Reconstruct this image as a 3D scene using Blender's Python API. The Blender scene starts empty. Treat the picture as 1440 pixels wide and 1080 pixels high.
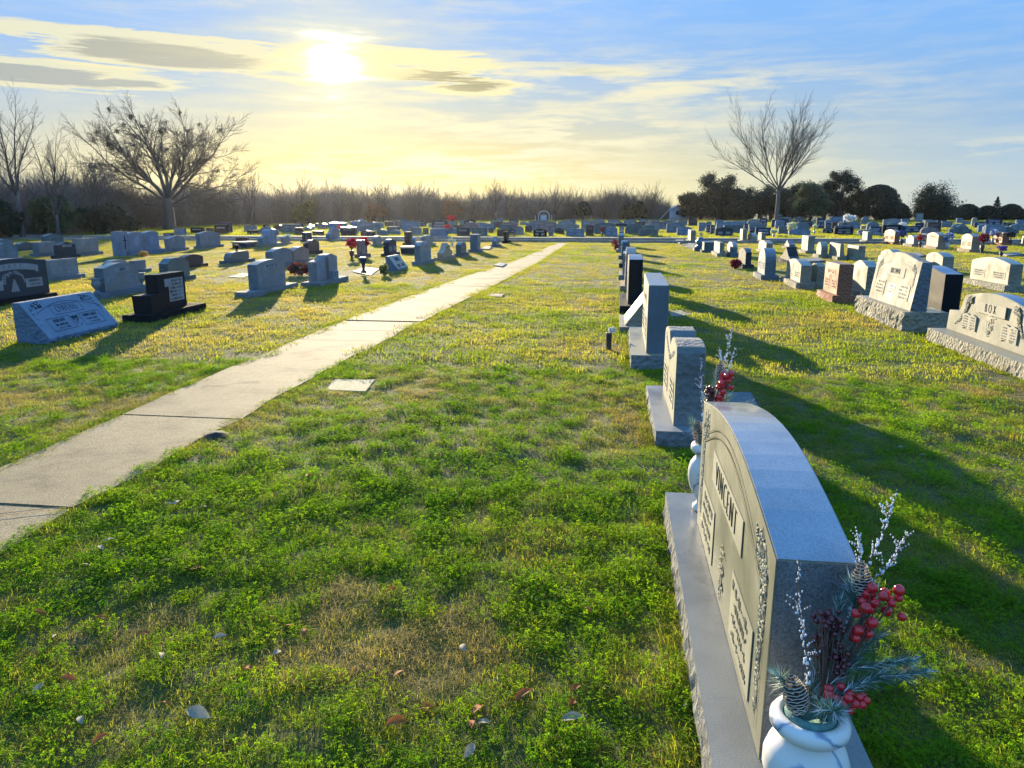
import bpy, bmesh, math, random
import numpy as np
from mathutils import Vector, Matrix, noise
R = math.radians
rnd = random.Random(7)
sc = bpy.context.scene
col = sc.collection
EYE = 1.6

# ------------------------------------------------------------------ helpers
def tag(o, label=None, cat=None, group=None, kind=None):
    if label: o['label'] = label
    if cat: o['category'] = cat
    if group: o['group'] = group
    if kind: o['kind'] = kind
    return o
def empty(name, loc, rz=0, label=None, cat=None, group=None):
    o = bpy.data.objects.new(name, None); col.objects.link(o)
    o.location = loc; o.rotation_euler = (0, 0, rz); o.empty_display_size = .1
    return tag(o, label, cat, group)
class MB:
    """collects faces (with material index) and links them as one mesh object"""
    def __init__(s): s.v = []; s.f = []; s.m = []
    def add(s, vs, fs, mi=0):
        n = len(s.v); s.v += [tuple(p) for p in vs]
        for f in fs: s.f.append(tuple(i + n for i in f)); s.m.append(mi)
    def box(s, x0, x1, y0, y1, z0, z1, mi=0):
        s.add([(x0,y0,z0),(x1,y0,z0),(x1,y1,z0),(x0,y1,z0),(x0,y0,z1),(x1,y0,z1),(x1,y1,z1),(x0,y1,z1)],
              [(0,3,2,1),(4,5,6,7),(0,1,5,4),(1,2,6,5),(2,3,7,6),(3,0,4,7)], mi)
    def tube(s, pts, rad, n=6, mi=0, cap=True):
        k = len(s.v); prev = None
        for i, p in enumerate(pts):
            p = Vector(p)
            d = (Vector(pts[min(i+1, len(pts)-1)]) - Vector(pts[max(i-1, 0)]))
            if d.length < 1e-9: d = Vector((0, 0, 1))
            d.normalize()
            a = d.cross(Vector((.31, .87, .38))) if prev is None else d.cross(prev.cross(d))
            if prev is None: a.normalize()
            else:
                a = prev - d * prev.dot(d)
                if a.length < 1e-6: a = d.orthogonal()
                a.normalize()
            prev = a; b = d.cross(a)
            r = rad[i] if hasattr(rad, '__len__') else rad
            for j in range(n):
                t = 2 * math.pi * j / n
                s.v.append(tuple(p + a * (r * math.cos(t)) + b * (r * math.sin(t))))
        for i in range(len(pts) - 1):
            for j in range(n):
                s.f.append((k+i*n+j, k+i*n+(j+1) % n, k+(i+1)*n+(j+1) % n, k+(i+1)*n+j)); s.m.append(mi)
        if cap:
            s.f.append(tuple(k+(len(pts)-1)*n+j for j in range(n))); s.m.append(mi)
            s.f.append(tuple(k+n-1-j for j in range(n))); s.m.append(mi)
    def lathe(s, prof, n=24, c=(0, 0, 0), mi=0):
        k = len(s.v)
        for r, z in prof:
            for j in range(n):
                t = 2*math.pi*j/n; s.v.append((c[0]+r*math.cos(t), c[1]+r*math.sin(t), c[2]+z))
        for i in range(len(prof)-1):
            for j in range(n):
                s.f.append((k+i*n+j, k+i*n+(j+1) % n, k+(i+1)*n+(j+1) % n, k+(i+1)*n+j)); s.m.append(mi)
        s.f.append(tuple(k+n-1-j for j in range(n))); s.m.append(mi)
        s.f.append(tuple(k+(len(prof)-1)*n+j for j in range(n))); s.m.append(mi)
    def ball(s, c, r, mi=0, n=8, m=5, sq=1.0):
        pr = [(max(1e-4, r*math.sin(math.pi*i/m)), -r*sq*math.cos(math.pi*i/m)) for i in range(m+1)]
        s.lathe(pr, n, c, mi)
    def prism(s, out, y0, y1, mi=0, ms=0, lean=0.0, mt=None):
        """outline in (x,z), extruded from y0 (front) to y1; lean tips the front face back"""
        n = len(out); h = max(p[1] for p in out)
        fr = [(x, y0 + lean*z/h, z) for x, z in out]; bk = [(x, y1, z) for x, z in out]
        k = len(s.v); s.v += fr + bk
        s.f.append(tuple(k+i for i in range(n))); s.m.append(mi)
        s.f.append(tuple(k+n+n-1-i for i in range(n))); s.m.append(mi)
        for i in range(n):
            j = (i+1) % n
            s.f.append((k+j, k+i, k+n+i, k+n+j))
            up = abs(out[j][0]-out[i][0]) > abs(out[j][1]-out[i][1]) * .8 and (out[i][1]+out[j][1])/2 > h*.3
            s.m.append((mt if mt is not None and up else ms))
    def build(s, name, mats, parent=None, smooth=False, bevel=0, loc=None, rot=None, link=True):
        me = bpy.data.meshes.new(name); me.from_pydata(s.v, [], s.f)
        if not isinstance(mats, (list, tuple)): mats = [mats]
        for m in mats: me.materials.append(m)
        me.polygons.foreach_set('material_index', s.m)
        if smooth: me.polygons.foreach_set('use_smooth', [True]*len(s.f))
        me.update()
        if bevel:
            bm = bmesh.new(); bm.from_mesh(me)
            bmesh.ops.recalc_face_normals(bm, faces=bm.faces)
            ed = [e for e in bm.edges if len(e.link_faces) == 2 and e.calc_face_angle(0) > R(35)]
            bmesh.ops.bevel(bm, geom=ed, offset=bevel, segments=2, affect='EDGES', clamp_overlap=True)
            bm.to_mesh(me); bm.free()
        o = bpy.data.objects.new(name, me)
        if link: col.objects.link(o)
        if parent: o.parent = parent
        if loc: o.location = loc
        if rot: o.rotation_euler = rot
        return o

# ------------------------------------------------------------------ materials
def mat(name):
    m = bpy.data.materials.new(name); m.use_nodes = True
    nt = m.node_tree; return m, nt, nt.nodes['Principled BSDF']
def N(nt, t, **k):
    n = nt.nodes.new(t)
    for a, b in k.items(): setattr(n, a, b)
    return n
def ramp(nt, stops, fac=None):
    r = N(nt, 'ShaderNodeValToRGB'); e = r.color_ramp.elements
    while len(e) < len(stops): e.new(.5)
    for i, (p, c) in enumerate(stops):
        e[i].position = p; e[i].color = (c[0], c[1], c[2], 1) if hasattr(c, '__len__') else (c, c, c, 1)
    if fac is not None: nt.links.new(fac, r.inputs[0])
    return r
def noise_n(nt, scale, detail=4, rough=.55, vec=None, dim='3D'):
    n = N(nt, 'ShaderNodeTexNoise'); n.inputs['Scale'].default_value = scale
    n.inputs['Detail'].default_value = detail; n.inputs['Roughness'].default_value = rough
    if vec is not None: nt.links.new(vec, n.inputs['Vector'])
    return n
def mixc(nt, f, a, b, typ='MIX'):
    n = N(nt, 'ShaderNodeMix', data_type='RGBA', blend_type=typ)
    for s, v in ((0, f), (6, a), (7, b)):
        if hasattr(v, 'is_output'): nt.links.new(v, n.inputs[s])
        elif s == 0: n.inputs[0].default_value = v
        else: n.inputs[s].default_value = (*v, 1)
    return n.outputs[2]
def math_n(nt, op, a, b=None, c=None, clamp=False):
    n = N(nt, 'ShaderNodeMath', operation=op); n.use_clamp = clamp
    for i, v in enumerate((a, b, c)):
        if v is None: continue
        if hasattr(v, 'is_output'): nt.links.new(v, n.inputs[i])
        else: n.inputs[i].default_value = v
    return n.outputs[0]
def bump(nt, bs, h, strength, dist):
    b = N(nt, 'ShaderNodeBump'); b.inputs['Strength'].default_value = strength
    b.inputs['Distance'].default_value = dist
    nt.links.new(h, b.inputs['Height']); nt.links.new(b.outputs[0], bs.inputs['Normal'])

def granite(name, c, rough=.35, speck=.35, rocky=0.0, scale=1.0, tint=None):
    m, nt, bs = mat(name)
    tc = N(nt, 'ShaderNodeTexCoord').outputs['Object']
    n1 = noise_n(nt, 260*scale, 3, .7, tc); n2 = noise_n(nt, 3.1, 4, .6, tc)
    d = tuple(x*(1-speck) for x in c); l = tuple(min(1, x*(1+speck)) for x in c)
    r = ramp(nt, [(.36, d), (.5, c), (.66, l)], n1.outputs['Fac'])
    if max(c) < .11: bs.inputs['Specular IOR Level'].default_value = .12
    # weathering: broad stains, and lichen grime near the foot
    st = ramp(nt, [(.35, .78), (.62, 1.08)], n2.outputs['Fac'])
    cc = mixc(nt, 1.0, r.outputs[0], st.outputs[0], 'MULTIPLY')
    n3 = noise_n(nt, 14, 5, .65, tc)
    sp = ramp(nt, [(.62, 0.), (.72, .35)], n3.outputs['Fac'])
    cc = mixc(nt, sp.outputs[0], cc, tuple(x*.55 for x in c))
    nt.links.new(cc, bs.inputs['Base Color'])
    rr = ramp(nt, [(.3, rough*.8), (.7, min(1, rough*1.35))], n2.outputs['Fac'])
    nt.links.new(rr.outputs[0], bs.inputs['Roughness'])
    if rocky:
        v = N(nt, 'ShaderNodeTexVoronoi', feature='F1'); v.inputs['Scale'].default_value = 22
        nt.links.new(tc, v.inputs['Vector'])
        nn = noise_n(nt, 30, 6, .7, tc)
        h = math_n(nt, 'ADD', v.outputs['Distance'], nn.outputs['Fac'])
        bump(nt, bs, h, rocky, .03)
    else:
        bump(nt, bs, n1.outputs['Fac'], .08, .002)
    return m
PAL = {'grey': (.21,.225,.235), 'blue': (.15,.185,.215), 'sky': (.14,.20,.28), 'teal': (.085,.125,.13), 'dark': (.05,.058,.07),  # blue and sky: mid grey granite with a skylight tint in the colour
       'navy': (.03,.05,.10), 'black': (.012,.014,.017), 'brown': (.10,.068,.062), 'pink': (.23,.17,.17), 'pale': (.28,.265,.20),
       'tan': (.36,.265,.18), 'red': (.33,.135,.075), 'vin': (.22,.225,.21)}
GM = {}
for k, c in PAL.items():
    pol = k in ('black', 'navy', 'dark')
    GM[k] = granite('granite_'+k, c, .5 if pol else .42, .25 if pol else .3)
    GM[k+'_r'] = granite('granite_rough_'+k, tuple(x*.95 for x in c), .8, .3, rocky=.9)
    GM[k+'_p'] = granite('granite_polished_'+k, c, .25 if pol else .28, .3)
    etch_tone = tuple(min(.8, x*1.2+.045) for x in c) if not pol else tuple(x*.7+.24 for x in c)  # lighter tone of the etched stone
    GM[k+'_e'] = granite('granite_etched_'+k, etch_tone, .8, .12)
    GM[k+'_w'] = granite('granite_worn_'+k, tuple(x*.5 for x in etch_tone) if not pol else tuple(x*.35 for x in etch_tone), .8, .1)
    GM[k+'_l'] = granite('granite_letter_'+k, tuple(x*.22 for x in c) if not pol else tuple(x*.5 for x in c), .8, .1)

def simple(name, c, rough=.6, var=.25, scale=20, metal=0, trans=0.0, bmp=0, coat=0):
    m, nt, bs = mat(name)
    tc = N(nt, 'ShaderNodeTexCoord').outputs['Object']
    n = noise_n(nt, scale, 4, .6, tc)
    r = ramp(nt, [(.3, tuple(x*(1-var) for x in c)), (.7, tuple(min(1, x*(1+var)) for x in c))], n.outputs['Fac'])
    nt.links.new(r.outputs[0], bs.inputs['Base Color'])
    bs.inputs['Roughness'].default_value = rough; bs.inputs['Metallic'].default_value = metal
    if coat: bs.inputs['Coat Weight'].default_value = coat; bs.inputs['Coat Roughness'].default_value = .1
    if bmp: bump(nt, bs, n.outputs['Fac'], bmp, .01)
    if trans:
        t = N(nt, 'ShaderNodeBsdfTranslucent'); nt.links.new(r.outputs[0], t.inputs['Color'])
        mx = N(nt, 'ShaderNodeMixShader'); mx.inputs[0].default_value = trans
        nt.links.new(bs.outputs[0], mx.inputs[1]); nt.links.new(t.outputs[0], mx.inputs[2])
        nt.links.new(mx.outputs[0], nt.nodes['Material Output'].inputs['Surface'])
    return m

def grass_mat(name, cols, dry, trans):
    """cols: blade colours picked per tuft; the 'dry' attribute of each tuft leans towards straw"""
    m, nt, bs = mat(name)
    oi = N(nt, 'ShaderNodeObjectInfo')
    r = ramp(nt, [(i/(len(cols)-1), c) for i, c in enumerate(cols)], oi.outputs['Random'])
    at = N(nt, 'ShaderNodeAttribute', attribute_type='INSTANCER', attribute_name='dry')
    c = mixc(nt, at.outputs['Fac'], r.outputs[0], dry)
    geo = N(nt, 'ShaderNodeNewGeometry')
    n = noise_n(nt, .55, 3, .6, geo.outputs['Position'])
    c = mixc(nt, 1.0, c, ramp(nt, [(.35, (.72,.8,.7)), (.65, (1.25,1.15,1.1))], n.outputs['Fac']).outputs[0], 'MULTIPLY')
    nt.links.new(c, bs.inputs['Base Color']); bs.inputs['Roughness'].default_value = .7
    bs.inputs['Specular IOR Level'].default_value = .08
    t = N(nt, 'ShaderNodeBsdfTranslucent')
    ct = mixc(nt, 1.0, c, (1.25, 1.3, .62), 'MULTIPLY'); nt.links.new(ct, t.inputs['Color'])
    mx = N(nt, 'ShaderNodeMixShader'); mx.inputs[0].default_value = trans
    nt.links.new(bs.outputs[0], mx.inputs[1]); nt.links.new(t.outputs[0], mx.inputs[2])
    nt.links.new(mx.outputs[0], nt.nodes['Material Output'].inputs['Surface'])
    return m
M_GRASS = grass_mat('grass_green', [(.18,.27,.015), (.28,.35,.02), (.11,.21,.015), (.35,.38,.03), (.24,.30,.03)], (.44,.36,.11), .6)
M_CLOVER = grass_mat('clover_green', [(.12,.26,.012), (.21,.34,.015), (.08,.20,.015)], (.30,.32,.03), .55)
M_DRY = grass_mat('grass_dry', [(.36,.28,.13), (.40,.31,.13), (.24,.18,.09), (.31,.27,.17), (.42,.29,.09)], (.44,.34,.12), .5)

# ground
M_GROUND, nt, bs = mat('lawn_soil')
geo = N(nt, 'ShaderNodeNewGeometry'); P = geo.outputs['Position']
big = noise_n(nt, .16, 4, .6, P); mid = noise_n(nt, 1.3, 5, .65, P); fin = noise_n(nt, 34, 4, .7, P)
c = ramp(nt, [(.30, (.035,.055,.008)), (.45, (.07,.09,.014)), (.58, (.12,.115,.028)), (.72, (.17,.135,.05))],
         math_n(nt, 'ADD', math_n(nt, 'MULTIPLY', big.outputs['Fac'], .5), math_n(nt, 'MULTIPLY', mid.outputs['Fac'], .5))).outputs[0]
c = mixc(nt, 1.0, c, ramp(nt, [(.3, .55), (.7, 1.35)], fin.outputs['Fac']).outputs[0], 'MULTIPLY')
soil = ramp(nt, [(.60, 0), (.68, .8)], noise_n(nt, 2.7, 4, .6, P).outputs['Fac']).outputs[0]
c = mixc(nt, soil, c, (.07,.058,.048))
nt.links.new(c, bs.inputs['Base Color']); bs.inputs['Roughness'].default_value = .95
bump(nt, bs, fin.outputs['Fac'], .9, .05)

def concrete(name, c, yjoint=False):
    m, nt, bs = mat(name)
    P = N(nt, 'ShaderNodeNewGeometry').outputs['Position']
    a = noise_n(nt, 95, 4, .75, P); b = noise_n(nt, 2.2, 5, .6, P); d = noise_n(nt, 17, 4, .6, P)
    r = ramp(nt, [(.36, tuple(x*.35 for x in c)), (.48, c), (.64, tuple(x*1.5 for x in c))], a.outputs['Fac']).outputs[0]
    r = mixc(nt, 1.0, r, ramp(nt, [(.34, .55), (.46, .9), (.65, 1.12)], b.outputs['Fac']).outputs[0], 'MULTIPLY')
    r = mixc(nt, 1.0, r, ramp(nt, [(.35, .85), (.6, 1.05)], d.outputs['Fac']).outputs[0], 'MULTIPLY')
    nt.links.new(r, bs.inputs['Base Color']); bs.inputs['Roughness'].default_value = .88
    bump(nt, bs, a.outputs['Fac'], .5, .006)
    return m
M_CONC = concrete('path_concrete', (.29,.21,.105))
M_GUTTER = concrete('gutter_concrete', (.30,.28,.24))
M_ASPH = concrete('road_asphalt', (.055,.06,.065))
M_BARK = simple('bark_grey', (.10,.085,.075), .9, .4, 14, bmp=.6)
M_BARK_L = simple('bark_pale', (.13,.115,.095), .9, .35, 14, bmp=.5)
M_TWIG = simple('thicket_twigs', (.19,.155,.15), .9, .35, 3)
M_TWIG2 = simple('thicket_brush', (.12,.11,.075), .95, .4, 2)
M_EVER = simple('evergreen_leaf', (.013,.028,.010), .8, .5, 1.4, trans=.08)
M_EVER2 = simple('evergreen_leaf_light', (.06,.085,.03), .7, .4, 1.4, trans=.25)
M_OLIVE = simple('bush_olive', (.13,.11,.04), .8, .4, 1.6, trans=.3)
M_RUST = simple('bush_rust', (.17,.085,.045), .8, .4, 1.6, trans=.3)
M_MISTLE = simple('mistletoe_leaf', (.045,.05,.02), .8, .4, 3)

# ------------------------------------------------------------------ lettering
_tc = {}
def text_mesh(s, size, mat_, ext=.002, spacing=1.0, width=1.0):
    key = (s, size, mat_.name, spacing, width)
    if key in _tc: return _tc[key]
    cu = bpy.data.curves.new('lettering', 'FONT'); cu.body = s; cu.size = size
    cu.align_x = 'CENTER'; cu.align_y = 'CENTER'; cu.extrude = ext; cu.space_character = spacing; cu.resolution_u = 3
    cu.offset = -.035*size if size > .1 else -.01*size
    t = bpy.data.objects.new('lettering', cu); col.objects.link(t)
    dg = bpy.context.evaluated_depsgraph_get(); dg.update()
    me = bpy.data.meshes.new_from_object(t.evaluated_get(dg))
    me.transform(Matrix.Diagonal((width, 1, 1, 1))); me.transform(Matrix.Rotation(R(90), 4, 'X'))
    me.materials.clear(); me.materials.append(mat_)
    bpy.data.objects.remove(t); bpy.data.curves.remove(cu)
    _tc[key] = me; return me
def lettering(s, size, m, parent, x, y, z, tilt=0, **k):
    o = bpy.data.objects.new('lettering', text_mesh(s, size, m, **k)); col.objects.link(o)
    o.parent = parent; o.location = (x, y, z); o.rotation_euler = (tilt, 0, 0); return o
def scratch(mb, x0, x1, z0, z1, y, rows, mi=0, seed=0, d=.002):
    """rows of worn, illegible engraved words, each made of short letter strokes"""
    q = random.Random(seed*31+rows); hh = (z1-z0)/rows
    for i in range(rows):
        zt = z1-hh*i-hh*.2; zb = zt-hh*(.52 if i else .6); x = x0+(x1-x0)*q.uniform(.04, .2); e = x1-(x1-x0)*q.uniform(.04, .2)
        while x < e:
            w = hh*q.uniform(.06, .11); k = q.random()
            za, zc = (zb, zt) if k < .5 else ((zb, (zb+zt)/2) if k < .7 else ((zb+zt)/2, zt) if k < .85 else (zb+hh*.2, zb+hh*.32))
            if k >= .85: w = hh*.26
            mb.box(x, min(x+w, e), y-d, y, za, zc, mi); x += w+hh*q.choice([.08, .10, .10, .14, .34])
def plaque(root, x0, x1, z0, z1, yf, m, ml=None, rows=0, seed=0, name='panel', loc=None, rot=None, d=.0025):
    o = MB(); o.box(x0, x1, yf-.003, yf, z0, z1); o = o.build(name, [m], root, loc=loc, rot=rot)
    if rows:
        ml = next((GM[n_[:-2]+'_w'] for n_, g_ in GM.items() if g_ is ml and n_.endswith('_l')), ml)
        k = MB(); scratch(k, x0+.01, x1-.01, z0+.01, z1-.01, yf-.003, rows, 0, seed, d); k.build('lettering', [ml], o)
    return o
# ------------------------------------------------------------------ headstones
def outline(prof, w, h, z0=0.0, rise=None):
    a = w/2; H = h; n = 14
    if prof == 'flat': top = [(-a, H), (a, H)]
    elif prof == 'oval':
        r = rise or min(.16*h+.02, .1); top = [(-a+2*a*i/n, H-r+r*math.sin(math.pi*i/n)) for i in range(n+1)]
    elif prof == 'serp':
        r = rise or min(.16*h+.02, .1)
        top = [(-a+2*a*i/n, H-r+r*(.5-.5*math.cos(2*math.pi*i/n))**.8) for i in range(n+1)]
    elif prof == 'peak': top = [(-a, H-.22*w), (-a*.55, H-.16*w), (0, H), (a*.55, H-.16*w), (a, H-.22*w)]
    elif prof == 'round': top = [(-a*math.cos(math.pi*i/n), H-min(a, h*.45)+min(a, h*.45)*math.sin(math.pi*i/n)) for i in range(n+1)]
    elif prof == 'clip': top = [(-a, H-.22*h), (-a*.86, H-.17*h), (-a*.62, H-.03*h), (-a*.3, H), (a*.3, H), (a*.62, H-.03*h), (a*.86, H-.17*h), (a, H-.22*h)]
    elif prof == 'heart':
        top = [(-a, H-.16*h), (-a*.7, H-.02*h), (-a*.45, H), (-a*.15, H-.08*h), (0, H-.12*h), (a*.15, H-.06*h), (a*.3, H-.03*h), (a*.6, H-.05*h), (a*.85, H-.16*h), (a, H-.28*h)]
    elif prof == 'wings': top = [(-a, H*.55), (-a*.62, H*.62), (-a*.6, H*.96), (-a*.3, H), (a*.3, H), (a*.6, H*.96), (a*.62, H*.62), (a, H*.55)]
    elif prof == 'rough': top = [(-a, H*.85), (-a*.7, H*.95), (-a*.2, H), (a*.1, H*.96), (a*.6, H*.99), (a, H*.88)]
    return [(-a, z0)] + top + [(a, z0)] if prof != 'x' else []
def ccw(o): return o[::-1]

NAMED = {}
def headstone(X, Y, face, w, h, t, prof, colr, label, ins=0, base=True, group=None, single=False, cat='headstone', seed=0, rz=None, lean=0.0):
    """face: 'L' looks towards +X, 'R' towards -X, 'N' towards the camera side (-Y)"""
    ang = {'L': R(90), 'R': R(-90), 'N': 0}[face] + (rz if rz is not None else R(rnd.uniform(-1.2, 1.2)))
    bh = .09 if h < .5 else .12
    if single:
        mb = MB()
        if base: mb.box(-w/2-.06, w/2+.06, -t/2-.06, t/2+.06, -.1, bh*.6, 1)
        pr = 'flat' if prof == 'wedge' else prof
        mb.prism(ccw(outline(pr, w, h, bh*.6)), -t/2, t/2, 0, 1, mt=2)
        if ins != -1:
            q = random.Random(seed)
            if q.random() < .7:
                mb.box(-w*.32, w*.32, -t/2-.004, -t/2-.001, h*.62, h*.8, 3)
            if q.random() < .6:
                for s in (-1, 1): mb.box(s*w*.22-w*.13, s*w*.22+w*.13, -t/2-.004, -t/2-.001, h*.25, h*.5, 3)
        o = mb.build('headstone', [GM[colr], GM[colr+'_r'], GM[colr+'_p'], GM[colr+'_e']])
        o.location = (X, Y, 0); o.rotation_euler = (R(rnd.uniform(-1, 1)), R(rnd.uniform(-.8, .8)), ang)
        return tag(o, label, cat, group)
    root = empty('headstone', (X, Y, 0), ang, label, cat, group)
    root.rotation_euler = (R(rnd.uniform(-.8, .8)), R(rnd.uniform(-.6, .6)), ang)
    z0 = bh if base else -.08
    if base:
        b = MB(); b.box(-w/2-.1, w/2+.1, -t/2-.09, t/2+.07, -.1, bh)
        b.build('base', [GM[colr+'_r']], root, bevel=.008)
    mb = MB()
    if prof == 'wedge':
        k = [(-w/2, -t/2, z0), (w/2, -t/2, z0), (w/2, t/2, z0), (-w/2, t/2, z0), (-w/2, -t/2, h), (w/2, -t/2, h), (w/2, -t/2+.1, h), (-w/2, -t/2+.1, h)]
        mb.add(k, [(0,3,2,1),(0,1,5,4),(1,2,6,5),(2,3,7,6),(3,0,4,7),(4,5,6,7)])
        tb = mb.build('tablet', [GM[colr]], root, bevel=.006)
    else:
        mb.prism(ccw(outline(prof, w, h, z0)), -t/2, t/2, 0, 1, lean, mt=2)
        tb = mb.build('tablet', [GM[colr], GM[colr+'_r'], GM[colr+'_p']], root, bevel=.006)
    yf = -t/2-.001
    if ins:
        hh = h-z0
        if ins != 2: plaque(root, -w*.27, w*.27, z0+hh*.62, z0+hh*.80, yf, GM[colr+'_e'], GM[colr+'_l'], 1, seed)
        if ins >= 2:
            for q in (-1, 1): plaque(root, q*w*.26-w*.16, q*w*.26+w*.16, z0+hh*.18, z0+hh*.48, yf, GM[colr+'_e'], GM[colr+'_l'], 3, seed+q+2)
    return root
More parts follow.
